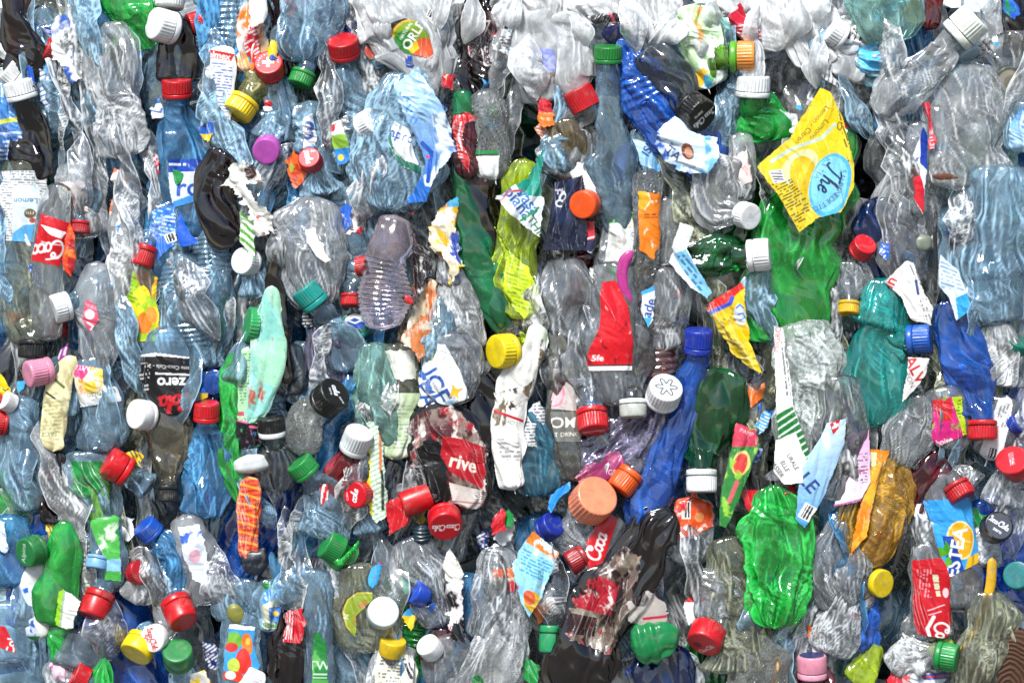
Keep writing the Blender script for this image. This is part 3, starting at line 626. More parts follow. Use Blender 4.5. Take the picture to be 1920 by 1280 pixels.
lab(d, '930,30 985,36 978,115 930,130', [('bg','17181c'),('p',[(928,62),(966,62),(962,122),(928,122)],'dcdfe2'),('bar',972,92,16,50,4),('tb',945,98,9,80,'222226','COUPE'),('fine',[(930,66),(960,66),(958,88),(930,88)],4,6,'3a3a40'),('e',948,68,9,7,0,'dcdfe2')], torn=2)
B('torn dark wrap fringe|standing up over the white film at the top', BRN, '925,-30,50 945,10,40 950,36,20', 22)
d = B('clear bottle with lavender wrap inside|in the white film near the top', MIL, '990,20,100 1000,80,110 1005,150,96 1010,200,60', 30, amp=12)
lab(d, '990,92 1036,98 1042,142 1028,152 992,150', [('bg','7c88c4'),('n','a8b0d8',16,.55,3),('p',[(985,146),(1045,140),(1045,156),(985,158)],'8a7448')], 'lavender_label')
B('crumpled milky bottle|hanging above a folded red cap', MIL, '1060,20,110 1075,90,110 1068,150,90 1080,190,50', 26, amp=14)
B('folded red cap|squashed into a wedge on a clear bottle', CLR, '1075,230,70 1060,290,90 1050,340,80', 30, cap=(1089,188,27,118,6,RED,dict(L=44,H=40,squash=.12,ring=False)))
B('upright green cap|on a long clear bottle beside the bright blue one', CLB, '1140,170,46 1140,230,66 1150,290,86 1145,350,84 1150,400,78 1160,440,40', 40, cap=(1138,108,28,90,14,'1a7a30',dict(L=54,top=[('t',0,0,7,0,'0d4a1c','original')])), amp=7)
d = B('grey bottle full of condensation|with froth, behind the upright green cap bottle', DRP, '1110,230,50 1112,300,86 1125,370,80 1135,430,50', 26, amp=6)
B('dark navy bottle stub|just above the upright green cap', solid('101a50',.2), '1152,44,40 1150,66,44 1144,86,40', 24, amp=4)
sheet('black film strip with white band|fluttering on top of the white film', '1098,38 1150,32 1170,42 1190,25 1180,66 1168,72 1166,50 1140,54 1112,52', [('bg','17181a'),('p',[(1164,25),(1180,25),(1180,60),(1166,62)],'eceae8'),('l',[(1140,30),(1150,48)],5,'d04058'),('l',[(1170,28),(1174,56)],3,'c84a58')], 46, torn=2)
B('bright blue ribbed bottle|slanting down from the upright green cap', DBL, '1172,70,40 1182,120,78 1205,180,86 1235,230,90 1262,280,90', 36, ribs=(13,3.5,.3,.6))
d = B('deep blue lower bottle|with a torn pale blue picture wrap', DBL, '1290,225,80 1305,265,100 1315,310,90 1310,345,50', 30)
sheet('pale blue picture wrap|with a small brown haired face, below the black cap', '1228,250 1262,222 1300,255 1340,262 1345,300 1320,330 1290,330 1262,322 1235,300 1222,275',
      [('bg','cfe4f2'),('n','6aaee0',24,.58,3),('n','1a4ca8',22,.66,6),('tb',1258,293,17,-38,'1c2c58','TA'),('l',[(1236,312),(1260,318)],7,'1c3c90'),('e',1284,290,11,16,20,'7a4026'),('e',1286,292,7,10,20,'d09a80')], 60, amp=10, torn=2)
d = B('pale lettered blue wrap|under the bright blue ribbed bottle', CLB, '1210,235,60 1215,280,90 1225,330,70', 22)
lab(d, '1180,262 1215,270 1250,310 1240,325 1190,310', [('bg','8cc8ec'),('g',1185,262,1240,320,'bfe2f4','4a9cd8'),('tb',1213,280,18,60,'1c4a88','ISE'),('l',[(1235,300),(1250,322)],8,'16387c')], extend=True)
B('black cap with white script|on a smoke grey bottle slanting to the blue one', SMK, '1270,175,66 1240,130,90 1215,90,80', 42, cap=(1300,215,35,-40,42,BLK,dict(L=66,H=42,top=[('s',5,4,13,208,'e8e8e8','Coca Cola',.15),('tb',-9,-6,8,208,'e8e8e8','zero')])))
d = B('light green bottle with orange zigzag|wrapped in clear film near the top', LTE, '1310,10,70 1312,60,110 1310,120,120 1325,170,70', 34, flat=.3)
lab(d, '1270,10 1350,20 1352,175 1300,172 1268,120', [('bg','b8dca8'),('n','e4f0e6',30,.5,4),('l',[(1312,18),(1300,42),(1312,70),(1306,95)],9,'dc9a40'),('p',[(1285,150),(1316,132),(1330,150),(1300,175)],'e8b820'),('p',[(1316,146),(1336,144),(1330,170),(1318,168)],'3aa8e0'),('n','7cc04a',20,.66,8)], 'printed_wrap', extend=True)
B('orange cap with green neck|sticking out sideways from the light green bottle', pet('a8d840',.5,hcol='78b020'), '1350,112,70 1320,110,70', 34, cap=(1388,112,31,0,8,'e8903a',dict(L=52,H=46,ringcol='5aa824')))
sheet('red torn wrap with white print|folded, beside the orange cap', '1360,35 1384,8 1410,50 1428,78 1395,85 1362,62', [('bg','c41c34'),('st',8,7,.4,'e8c8cc',[(1362,50),(1430,50),(1430,90),(1362,90)]),('l',[(1362,30),(1378,20)],6,'f0ecec')], 40)
B('frosted white cap|on a green bottle cut off by film', GRN, '1410,200,80 1420,235,110 1420,270,90', 20, cap=(1408,166,34,88,10,'dfe4e4',dict(L=40,H=40)))
sheet('white paper scrap with barcode text|drooping over clear film', '1520,118 1550,112 1566,170 1546,160 1524,140', [('bg','dfe2e4'),('st',78,8,.35,'606468')], 46)
d = B('milky bottle with white cap|under a sheet of clear film near the top', MIL, '1590,70,70 1600,110,90 1590,160,80', 20, cap=(1560,66,30,150,20,WHT,dict(L=34)))
lab(d, '1575,55 1615,60 1605,92 1570,82', [('bg','e2e5e8'),('bar',1594,70,40,22,-15)])
B('pale teal bottle base|folded open at the top edge', LTE, '1640,-60,170 1650,0,180 1655,55,150 1660,90,60', 42, flat=.3, amp=12)
d = B('cyan wrapped bottle|below the pale teal bottle base', CYN, '1600,95,70 1640,110,100 1680,110,90', 24)
lab(d, '1600,70 1690,80 1700,130 1610,140', [('bg','3aaede'),('n','a8dcec',24,.55,3),('fine',[(1630,98),(1675,98),(1675,118),(1630,118)],18,11,'1c6a98'),('p',[(1680,85),(1700,90),(1690,120),(1678,118)],'1c4aa0')])
B('cream white cap|at the raised end of a clear bottle in the upper corner', CLM, '1765,100,74 1720,140,92 1670,180,92 1640,220,60', 46, cap=(1801,58,36,42,12,'e8eee4',dict(L=60,H=56)))
B('white cap with blue rim|behind the cream white cap bottle', CLB, '1800,140,50 1820,180,80', 18, cap=(1806,98,26,-60,25,'b8d4e4',dict(L=26)))
B('red and green wrapped bottle|peeping between the teal and cream caps', MAR, '1740,-20,50 1742,30,50 1735,60,40', 18)
d = B('big grey crushed bottle|standing below the cream white cap', CLM, '1800,120,130 1800,200,170 1795,300,165 1790,360,130', 34, amp=20, flat=.3, k=1.7)
B('open bottle mouth|a clear ring with no cap, near the upper corner', GRY, '1890,110,60 1880,60,90', 14, cap=(1884,152,27,-60,70,'4a4e44',dict(L=26,H=14,ring=False,ribs=False,top=[('bg','7e7a66'),('e',0,0,19,19,0,'a5a191'),('e',4,3,13,13,0,'8a8674')])))
d = B('blue wrapped bottle|cut by the picture edge in the upper corner', CLB, '1910,190,60 1905,240,80 1900,290,60', 34)
lab(d, '1885,230 1925,190 1930,285 1880,292', [('bg','3a94e0'),('g',1900,200,1890,290,'2a84d8','a8d4f0'),('fine',[(1905,200),(1925,200),(1925,250),(1905,250)],75,12,'cfe4f4')], extend=True)
B('dark red brown bottle|standing in shadow at the upper corner', BRN, '1905,-30,50 1900,40,60 1910,110,60', 6)
# ------------------------------------------------------------------ the lemon tea wrap and the green bottle under it
d = B('big grass green bottle|fluted, under the yellow lemon tea wrap', GRN, '1560,230,90 1530,330,150 1490,440,180 1480,540,170 1490,640,150', 30, flat=.22, amp=14, k=1.9)
def bez(t): return ((1 - t) ** 2 * 1573 + 2 * t * (1 - t) * 1571 + t * t * 1516, (1 - t) ** 2 * 322 + 2 * t * (1 - t) * 380 + t * t * 397)
def bez_letters(word, size, c):
    out = []
    for i, ch in enumerate(word):
        t = (i + .5) / len(word); p, q = bez(t - .02), bez(t + .02); x, y = bez(t); out.append(('t', x, y, size, math.degrees(math.atan2(-(q[1] - p[1]), q[0] - p[0])), c, ch))
    return out
sheet('yellow lemon tea wrap|with a light blue oval, hanging upside down on the green bottle', '1528,172 1548,180 1572,230 1592,310 1592,360 1566,402 1522,414 1490,440 1450,370 1412,318 1470,265',
      [('bg','e4c814'),('g',1520,180,1480,430,'e8cc10','dcc024'),('n','c8d048',34,.66,3),('e',1490,318,40,26,40,'d8dca0'),('e',1498,332,26,34,10,'e0b818'),('l',[(1440,308),(1475,285),(1530,266),(1556,240)],6,'b8d0c8'),('e',1547,352,38,60,-14,'4cb0e0'),('e',1546,350,33,52,-14,'7cc8ec'),
       ('t',1527,251,11,-130,'3c3028','Limone'),('t',1514,242,10,-130,'3c3028','Lemon - Citron'),('t',1532,322,9,-122,'142c58','ICE TEA'),('s',1544,344,36,-112,'10284e','The',.11),
       ('fine',[(1560,200),(1576,230),(1594,310),(1580,316)],-72,6,'4a4010'),('fine',[(1440,350),(1475,340),(1515,395),(1490,435)],28,5.5,'3a3410'),('p',[(1436,326),(1458,322),(1462,345),(1444,350)],'dfe0e0'),('st',0,5,.4,'5a5a66',[(1438,328),(1456,325),(1460,343),(1446,347)]),('e',1565,243,5,8,0,'3a3410'),('e',1565,243,3,6,0,'e4c814')] + bez_letters('SANBENEDETTO', 10, '183460'), 68, amp=8, bulge=.16, torn=.8)
for q, (x, y, w, l, nm) in enumerate([(720, 6, 120, 70, 'milky folded bottle top|beside the oval juice label at the upper edge'), (880, 0, 90, 50, 'milky pleated scrap bottle|above the dark brown text panel wrap'), (1010, 4, 130, 60, 'bright milky bottle shoulder|above the lavender print'), (1120, 2, 120, 44, 'white sunlit film bottle|behind the black strip with white band'), (1230, 20, 120, 80, 'white sunlit crushed bottle|above the pale blue picture wrap, at the upper edge'), (1440, 20, 130, 80, 'white sunlit wrinkled bottle|above the frosted white cap'), (1520, 60, 120, 70, 'white glittering bottle|above the white barcode scrap'), (1380, -10, 110, 40, 'white folded film bottle|above the red torn wrap with white print')]):
    B(nm, MIL_SUN, f'{x - 20},{y - l},{w * .6:.0f} {x},{y},{w} {x + 14},{y + l},{w * .7:.0f}', 22 + 3 * (q % 4), amp=15, k=.8, flat=.3)  # bottles added along the top, their white stands in for direct sun

B('magenta pink cap|smooth and round, pushed into clear film in the upper band', CLR, '520,250,60 530,210,80', 30, cap=(505,284,27,-100,70,'b850b0',dict(L=52,ribs=False,ring=False)))
d = B('clear bottle with white and blue number wrap|folded, beside the magenta pink cap', CLR, '580,190,60 585,240,80 590,290,70', 24)
lab(d, '570,225 588,215 598,262 590,285 570,285', [('bg','dfe6ee'),('tb',582,248,34,-8,'1c4a9a','3'),('p',[(560,285),(590,272),(600,290),(560,295)],'4a90c8')], extend=True)
B('small red cap with white letters|pushed between orange scraps, upper band', CLR, '600,330,50 610,370,80', 34, cap=(586,304,23,120,66,'b00c1c',dict(L=54,top=[('s',0,2,14,-80,'ecdede','coke',.16),('t',2,-13,6,0,'ecdede','min bar')])))
sheet('orange shiny scrap|next to the small red cap with white letters', '540,300 556,285 570,300 574,345 556,358 540,335', [('bg','e8641c'),('n','b83010',14,.56,3),('n','8ab030',12,.7,6)], 40, amp=12, torn=3)
sheet('small green and blue sun print scrap|between clear bottles of the upper band', '625,235 640,228 650,262 662,300 650,312 634,312 626,275', [('bg','e4e8ea'),('p',[(622,258),(655,256),(655,282),(622,284)],'8ab838'),('p',[(622,284),(660,280),(666,315),(622,315)],'2a84cc'),('e',642,299,6,6,0,'e8c830'),('p',[(620,240),(634,236),(632,250),(622,252)],'c83038')], 44, torn=1)
B('white cap in film|beside the large clear bottle with sky blue wrap', CLM, '650,240,60 620,260,90', 26, cap=(694,236,28,25,40,'e6eaec',dict(L=48)))
# ------------------------------------------------------------------ second band
d = B('pale olive bottle with lemon wrap|standing by the picture edge, wrap printed upside down', OLV, '52,300,76 45,360,90 40,450,84 42,550,78 50,620,60 52,650,40', 24, amp=7)
lab(d, '8,322 96,322 100,360 76,400 70,456 3,452', [('bg','dde3e6'),('fine',[(10,322),(100,322),(78,380),(30,350),(28,450),(4,450)],178,5,'707478'),('p',[(30,350),(76,350),(76,456),(30,456)],'d4e4ee'),('p',[(26,456),(28,440),(50,424),(70,422),(70,456)],'58a8dc'),('tb',54,379,11,180,'3a6c88','Lemon'),('e',62,402,10,9,0,'6a5a3a'),('t',62,402,9,180,'dcd8c8','rm'),('e',66,415,5,5,0,'b04a40')])
sheet('deep blue scrap with white letters|tucked behind the lemon wrap at the picture edge', '-20,320 18,325 16,400 -20,410', [('bg','1a3ea4'),('n','c8d8ec',14,.62,3),('tb',2,378,18,20,'b8d0ec','W')], 10)
d = B('grey bottle with red script label|upside down, base darker, near the picture edge', GRY, '122,345,40 112,395,66 104,450,72 98,510,66 95,570,62 92,640,58', 48, amp=5, jit=.06)
lab(d, '88,402 140,420 122,502 68,490', [('bg','c00c1c'),('p',[(86,423),(134,438),(124,450),(104,442)],'f0ecec'),('s',98,470,30,190,'f2eeee','Coca',.13),('l',[(128,470),(118,486),(96,488)],2.4,'f0ecec'),('l',[(88,455),(106,460),(128,462)],1.6,'e8dcdc')], 'red_label')
sheet('orange and red folded wrap|narrow, pressed beside the red script label', '138,415 150,440 152,480 143,522 126,502 130,455', [('bg','d83c14'),('p',[(140,450),(152,450),(145,522),(136,500)],'a80c14'),('n','ee7a28',12,.55,3)], 52, amp=6)
d = B('clear bottle with faded fruit wrap|above the orange and red folded wrap', CLM, '150,300,66 155,350,86 160,400,90 170,450,80', 20)
lab(d, '118,340 165,340 168,400 130,385', [('bg','e0d0cc'),('n','d8a0a0',20,.5,2),('n','e4c830',12,.66,5)], torn=3)
B('faded red cap|pointing down beneath the faded fruit wrap bottle', CLR, '165,400,40 170,350,60', 26, cap=(156,428,21,-95,8,'b41c28',dict(L=32)))
B('squat white cap|on a clear neck pointing at the pink emblem bottle', CLR, '168,555,54 200,545,80 230,540,60', 34, cap=(122,577,29,197,22,'e0e4e6',dict(L=50)))
d = B('lens shaped clear bottle|with a pink emblem on its folded side', CLM, '190,490,36 186,540,70 183,600,88 190,660,76 196,700,40', 42, flat=.3, amp=10)
lab(d, '172,560 188,572 194,600 178,625 164,600', [('bg','d04864'),('e',178,590,8,9,20,'eadcdc'),('l',[(174,605),(184,612),(180,618)],3,'eadcdc')])
B('red cap in shadow|tucked below the squat white cap', CLR, '110,590,40 110,560,60', 16, cap=(110,618,22,-92,8,'a01020'))
d = B('clear bottle with small blue drawings|in faded white wrap, second band', CLM, '245,360,40 238,420,70 236,470,60 240,500,40', 30, amp=9)
lab(d, '225,380 265,370 262,440 222,445', [('bg','dfe3e4'),('p',[(235,412),(258,410),(248,436)],'3a7cc0'),('p',[(222,425),(232,422),(228,440)],'3a7cc0'),('e',254,392,4,4,0,'c05050')], torn=3)
sheet('orange and white torn corner|between faded wraps of the second band', '212,375 228,380 224,425 212,430', [('bg','e07030'),('p',[(212,398),(226,400),(224,430),(212,430)],'e4e4e0'),('n','2450a0',10,.64,2)], 20)
d = B('bottle with lime and orange wrap|twisted downward in the second band', CLR, '250,480,56 262,540,70 275,600,70 285,660,60', 28, amp=9)
lab(d, '222,515 262,492 292,520 304,590 300,640 262,640 256,585', [('bg','9cc81c'),('p',[(255,500),(292,520),(296,560),(270,545)],'ee8a1c'),('fine',[(228,520),(262,515),(272,590),(256,580)],-20,7,'6a8c18'),('n','e8d828',18,.58,4),('e',276,606,14,20,0,'f08020'),('e',290,590,10,16,10,'f09030')], extend=True)
B('red cap with clear stub|above the lime and orange wrap', CLR, '280,455,40 285,430,50', 30, cap=(276,482,22,-105,12,RED,dict(L=44,H=40)))
B('white folded flap|next to the lime and orange wrap', solid('dcdcd4',.45), '206,480,40 225,492,50 245,498,40', 34, flat=.3, name='crushed_cup', cat='cup', group=None)
d = B('blue wrapped clear bottle|in the second band with a hooked blue strip', BLU, '300,380,60 318,430,80 315,480,80 305,530,60', 26, amp=9)
lab(d, '292,395 332,385 336,455 300,490 285,450', [('bg','2a74d8'),('fine',[(292,395),(332,385),(336,440),(296,450)],-15,7,'a8c8ee'),('bar',325,447,20,18,20),('n','a8cdf0',20,.62,3)], torn=2)
sheet('hooked royal blue strip|curling over a clear ribbed bottle', '338,395 350,410 362,440 374,455 372,462 350,462 342,440', [('bg','1a58c8'),('n','4a88e4',14,.55,3)], 44)
d = B('red lettered scrap bottle|beneath the blue wrapped bottle of the second band', CLR, '300,480,46 302,530,50 300,560,30', 22)
lab(d, '288,490 318,480 310,540 290,545', [('bg','c01c2c'),('st',20,7,.35,'e0b8bc')], torn=3, extend=True)
B('clear finely ribbed bottle|standing tall in the second band', CLB, '345,470,56 345,520,84 348,580,96 350,640,90 352,700,70', 30, ribs=(9,4.5,.1,.8), amp=6)
B('tall clear bottle with ridged neck|beside the black torn wrap', CLB, '390,400,50 395,450,70 395,520,84 395,600,90 385,690,80', 20, ribs=(10,4,.12,.4))
d = B('black torn soda bottle|with ragged white paper hanging from it', BRN, '430,285,60 402,330,76 412,390,90 430,430,80 455,450,40', 46, flat=.3, amp=14, k=1.1, jit=.12)
sheet('ragged white paper strip|torn along a black soda bottle', '440,310 470,305 500,320 505,345 470,350 490,385 520,405 522,440 488,450 478,410 450,372 425,350', [('bg','dfe0d8'),('n','6a7a4a',14,.66,4),('n','402018',22,.66,9),('n','b04030',9,.74,3)], 68, torn=5, amp=14)
sheet('green and white striped scrap|below the ragged white paper strip', '454,400 480,410 488,440 486,490 470,480 455,455', [('bg','dfe4d8'),('st',-35,13,.45,'5aa83a')], 62, torn=1.5)
B('round white cap|half covered by the green and white striped scrap', CLR, '480,520,60 485,560,80', 34, cap=(466,492,27,170,58,'dfe2e4',dict(L=44)))
B('dark twisted bottle strip|running down between mint tube and clear bottles', BRN, '510,430,30 525,470,34 512,520,36 530,580,34 534,640,30 545,720,26', 50, amp=6)
d = B('mint green flattened tube|in the second band, printed faintly, brown stains', solid('9ed8b8',.35,.3), '514,535,20 512,590,52 510,650,58 502,710,56 488,760,46 472,792,24', 54, flat=.22, name='flattened_tube', cat='tube', jit=.08, amp=9, group=None)
lab(d, '500,545 534,600 536,690 510,770 462,790 455,760 475,700 480,620', [('bg','a0d8b8'),('n','84c8bc',40,.5,3),('fine',[(484,570),(500,570),(498,640),(480,640)],85,7,'5a988c'),('n','a85a44',26,.70,8),('n','3a4a44',7,.80,4)], 'printed_front', off=.9, torn=1)
B('green round lid|against the edge of the mint flattened tube', CLR, '460,660,60 455,720,80', 44, cap=(474,610,36,170,18,'2c9a58',dict(L=34,H=18,ring=False)))
d = B('striped pale green carton flap|folded beside the mint flattened tube', solid('b8d8b0',.4), '468,650,26 465,700,34 462,760,36 456,790,24', 48, flat=.3, name='carton_flap', cat='carton', amp=4, group=None)
lab(d, '452,655 484,655 478,790 446,790', [('bg','a8d4a4'),('fine',[(456,660),(482,660),(478,760),(452,760)],3,6,'5a8a68'),('p',[(446,770),(480,770),(480,778),(446,778)],'c04868')], off=.8, extend=True)
B('ball shaped clear bottle|with a white collar ring inside its shoulder', CLM, '600,370,70 590,420,130 585,480,140 590,540,120 600,580,80', 40, amp=11, flat=.4)
sheet('white collar strip|curved inside the ball shaped clear bottle', '578,432 596,430 612,470 625,490 615,496 595,480 580,455', [('bg','e2e4e2')], 74, amp=3)
B('teal cap|lying sideways below the ball shaped clear bottle', CLB, '610,600,50 640,640,80 650,700,80', 34, cap=(586,556,29,128,8,'0c8c84',dict(L=52,H=44)))
d = B('red and white torn soda wrap bottle|in the second band', CLR, '650,390,60 655,440,90 660,490,80', 24, amp=10)
lab(d, '632,380 690,375 700,435 640,440', [('bg','d8cccc'),('n','b81828',22,.52,3),('p',[(630,418),(690,418),(690,426),(630,430)],'ecebe9')], torn=5)
B('red cap edge-on|squeezed against the accordion bottle', CLR, '660,500,50 640,500,60', 30, cap=(683,500,20,10,10,RED,dict(L=40,H=24,ring=False)))
B('small red ribbed cap|pointing down beside the accordion bottle', CLR, '662,525,44 660,490,60 655,460,60', 30, cap=(661,563,20,-91,10,'c0141c',dict(L=46)))
B('accordion bottle|clear and dusty pink inside, with fine rings', pet('fcf4f8',.16,hcol='e0ccd6'), '745,405,56 735,450,84 722,510,92 716,570,88 718,620,70', 60, ribs=(9,5,.38,.92), amp=6, flat=.5)
d = B('blue and green emblem bottle|small piece under the small red ribbed cap', TEA, '668,585,50 668,610,60 670,640,50', 34)
lab(d, '644,585 690,585 690,622 648,622', [('bg','0c5a48'),('e',668,602,19,15,0,'e4e8ea'),('p',[(650,604),(668,596),(686,606),(680,616),(656,616)],'1c48a8'),('l',[(652,600),(668,606),(684,598)],3,'e4e8ea')])
B('clear crushed bottle with violet tinge|in shadow below the teal cap', PUR, '620,600,60 610,650,110 615,700,100 630,740,60', 22, amp=12)
B('clear folded film bag|dark blue inside, below the teal cap', CLB, '580,640,60 565,690,70 560,760,70', 18)
B('bottle with red inner film|right above the accordion bottle', CLR, '705,330,60 700,380,80 715,410,60', 20, amp=10)
B('long emerald twisted bottle|winding down past the dark wrap', EMR, '868,170,36 868,260,40 866,340,46 874,410,58 890,480,76 910,540,70 928,590,50 948,620,24', 44, flat=.4, amp=9)
B('dark emerald lobe|at the foot of the long emerald twisted bottle', EMR, '925,490,30 932,540,44 938,590,40 940,615,20', 50, amp=7)
d = B('bright red curled wrap|pinched on a dark bottle under the sky blue wrap', MAR, '868,215,30 866,250,44 870,300,50 882,340,30', 56, flat=.5, amp=8)
lab(d, '850,222 890,214 888,232 872,238 868,270 882,300 880,330 862,300 852,260', [('bg','c40818'),('l',[(866,235),(860,260),(868,285)],3,'e8e0e0'),('n','d8c8c8',12,.72,4)], off=2.5, torn=1, extend=True)
d = B('misted grey bottle|with a thin green stripe on white, in the upper middle', FOG, '905,170,50 918,215,76 920,260,74 925,300,66 930,340,56', 46, amp=5, flat=.5)
lab(d, '894,286 934,286 936,294 894,294', [('bg','1c7a38')], 'green_stripe')
lab(d, '894,296 936,296 934,350 900,350', [('bg','dfe3e2')], 'white_label')
d = B('black brown printed strip|long and narrow beside the emerald bottle', BRN, '888,255,40 893,320,56 905,400,60 915,470,50 925,520,30', 40, flat=.35, amp=7)
lab(d, '868,265 912,280 915,350 872,350', [('bg','2a1416'),('fine',[(885,280),(912,285),(912,345),(885,340)],8,9,'b8a8a8')])
sheet('yellow and sky blue crumpled foil|hanging beside the emerald bottle', '822,400 845,378 858,372 858,440 850,475 830,490 808,455 810,430',
      [('bg','e0b010'),('p',[(840,372),(860,365),(860,390),(838,392)],'4aa8d8'),('n','d87818',20,.58,4),('n','e8e4d8',18,.55,9)], 50, torn=2, amp=14)
sheet('torn cream and yellow scrap|with a blue corner, below the yellow foil', '806,430 850,420 860,460 868,500 850,540 842,500 826,474 808,462', [('bg','d8ccb0'),('n','e8d020',14,.6,3),('p',[(845,440),(864,440),(866,500),(838,470)],'1c40a0'),('n','e8e8e4',9,.6,12)], 56, torn=5, amp=12)
sheet('ragged dark film shreds|beside the accordion bottle', '768,428 800,470 830,480 812,500 800,520 790,560 772,580 770,520 774,470', [('bg','1c0e10'),('n','d0d0cc',8,.60,3),('n','802028',10,.74,6)], 42, torn=7, amp=14)
B('small red clip|sticking out from the ragged dark shreds', solid('cc1420',.3), '756,556,12 766,562,16 778,570,12', 66, flat=.5, name='red_clip', cat='plastic clip', amp=1, group=None, ds=1.2)
d = B('tan stained bottle|with an orange patch, beneath the ragged dark shreds', TAN, '800,520,50 800,570,76 790,620,80 770,660,60', 34, amp=12)
lab(d, '782,530 815,525 830,570 800,640 760,640 770,590', [('bg','c8b89a'),('n','d06a1c',18,.55,4),('n','e4e2da',16,.6,7),('n','5a3a20',14,.7,9)], torn=4, extend=True)
B('wrinkled milky bottle|with fine folds fanning down, in the middle', CLM, '860,500,50 862,550,84 866,610,100 870,660,90', 40, amp=10)
d = B('clear slim bottle|with a yellow and blue printed edge, in the middle', CLR, '852,430,44 848,490,56 846,540,50', 46)
lab(d, '838,450 862,448 852,490 846,540 840,535', [('bg','e4c810'),('n','1a4aa8',12,.58,3),('n','e0e4e8',10,.64,6)], torn=2)
d = B('lime yellow bottle with spring water wrap|teal and white wrap slanting across it', LIM, '985,300,46 975,370,80 965,450,96 968,530,84 980,600,50', 50, flat=.3, amp=13, k=.9)
sheet('teal and white slanted wrap|with blue lettering on the lime yellow bottle', '1020,280 1028,250 1018,300 1012,340 1020,390 1010,450 985,430 950,400 928,375 955,355 990,340',
      [('bg','dfe8ea'),('p',[(1020,250),(1030,250),(1014,345),(1020,375),(985,372),(965,350),(990,338)],'0c8a78'),('n','1a9a84',20,.64,3),('tb',973,385,24,-52,'2a5aa0','piana'),('tb',992,382,24,-52,'2468ac','vasa'),('l',[(934,380),(955,364),(978,362)],4,'c04a50'),('l',[(1010,395),(985,412),(976,418)],5,'1c8a3c'),('tb',1003,425,16,-55,'1a6a3a','THI')], 78, amp=12, torn=2)
lab(d, '918,420 950,470 990,500 1010,560 1000,610 960,580 942,540 945,490', [('bg','c8e024'),('fine',[(930,440),(985,500),(1000,590),(960,575)],-20,7,'9ab81c'),('n','3a4a18',8,.78,5)], torn=2, extend=True)
B('yellow cap with clear neck|lying sideways below the lime yellow bottle', LIM, '975,660,54 1000,650,60', 34, cap=(944,658,34,185,36,'e6cc0c',dict(L=56)))
B('pale blue bottle scrap|above the dark navy square wrap', CLB, '1040,250,60 1052,290,80 1060,330,60', 34)
B('amber clear bottle|with brown sediment, above the navy square wrap', pet('d8ccb0',.22,hcol='a08a5a'), '1060,220,60 1070,270,86 1062,310,70', 32, amp=11)
sheet('dark navy square wrap|with small white lettering, beside an orange cap', '1040,345 1092,332 1100,385 1096,472 1014,472 1030,400', [('bg','0e1630'),('n','182648',30,.6,3),('tb',1049,362,9,20,'d8dce4','7%'),('e',1053,372,6,9,-30,'d8dce4'),('e',1054,373,3.5,6,-30,'0e1630'),('tb',1047,384,14,-10,'dfe2e8','C')], 52, amp=6, torn=.6, bulge=.2)
B('orange round cap|facing outward beside the navy square wrap', DRP, '1120,390,40 1150,400,50', 40, cap=(1095,386,28,200,68,'e4500c',dict(L=62,ribs=False)))
sheet('red and navy label corner|under the orange round cap', '1092,415 1112,418 1116,450 1106,475 1090,470', [('bg','c81c2c'),('l',[(1092,452),(1112,446)],2.5,'e8e8ec'),('p',[(1088,455),(1118,449),(1110,480),(1088,480)],'12183c')], 50, torn=.6)
d = B('clear bottle with white and green band|below the droplet bottle', CLR, '1165,380,60 1160,430,76 1155,490,80 1165,550,50', 34)
lab(d, '1136,405 1190,398 1186,470 1178,495 1136,492', [('bg','dfe2dc'),('p',[(1130,408),(1192,400),(1192,414),(1130,424)],'2a8a34'),('t',1184,445,17,0,'3a5aa0','S'),('n','c8c4bc',20,.64,3)], extend=True)
lab(d, '1134,495 1165,488 1166,560 1150,545', [('bg','147a34'),('t',1152,522,10,-10,'c8e0cc','15')], 'green_label', extend=True)
B('magenta curved handle|arching beside an orange wrapped bottle', solid('b02a80',.25), '1184,472,14 1168,490,24 1162,515,28 1166,545,24 1182,570,12', 70, flat=.5, name='loose_bottle_handle', cat='bottle handle', amp=1.5, group=None)
d = B('orange wrapped bottle|beaded with drops, upright in the middle', DRP, '1215,320,54 1212,380,58 1208,440,56 1202,510,50 1196,580,40', 52, amp=5, flat=.5)
lab(d, '1192,360 1240,368 1234,450 1220,490 1196,470', [('bg','ec7c14'),('e',1202,378,14,18,0,'f0a828'),('l',[(1212,366),(1216,380),(1206,396)],2,'f0e0c0'),('fine',[(1205,402),(1232,402),(1232,412),(1205,412)],0,6,'8a3a08'),('n','f0d8b8',10,.68,5)], torn=1.5)
B('silver grey printed bottle edge|beside the orange wrapped bottle', GRY, '1245,370,40 1250,430,50 1240,500,50', 36)
B('pink beaded bottle|drops inside, beneath the orange wrapped bottle', pet('e0c0b4',.25,drops=220), '1204,480,44 1200,540,52 1194,580,40', 44, amp=5)
d = B('red label on clear bottle|tall crumpled label in the middle', CLR, '1150,490,76 1146,560,96 1142,640,100 1146,690,90 1158,760,60', 58, amp=7, cave=.1, jit=.08)
lab(d, '1126,530 1152,526 1174,575 1182,640 1182,684 1104,684 1108,650 1122,615 1122,560', [('bg','cc1220'),('n','e4a8a8',8,.80,3),('tb',1120,670,11,0,'f0e8e8','.5fe'),('n','7a0810',18,.62,8)], 'red_label', extend=True)
lab(d, '1104,685 1182,685 1182,694 1104,694', [('bg','ecebea')], 'white_stripe', extend=True)
B('dark red film bottle|behind the clear folds left of the red label', MAR, '1095,470,50 1085,530,60 1070,600,60', 16)
B('clear creased bottle|with long vertical folds beside the red label', CLR, '1060,480,60 1060,550,100 1050,620,100 1045,680,70', 38, flat=.35)
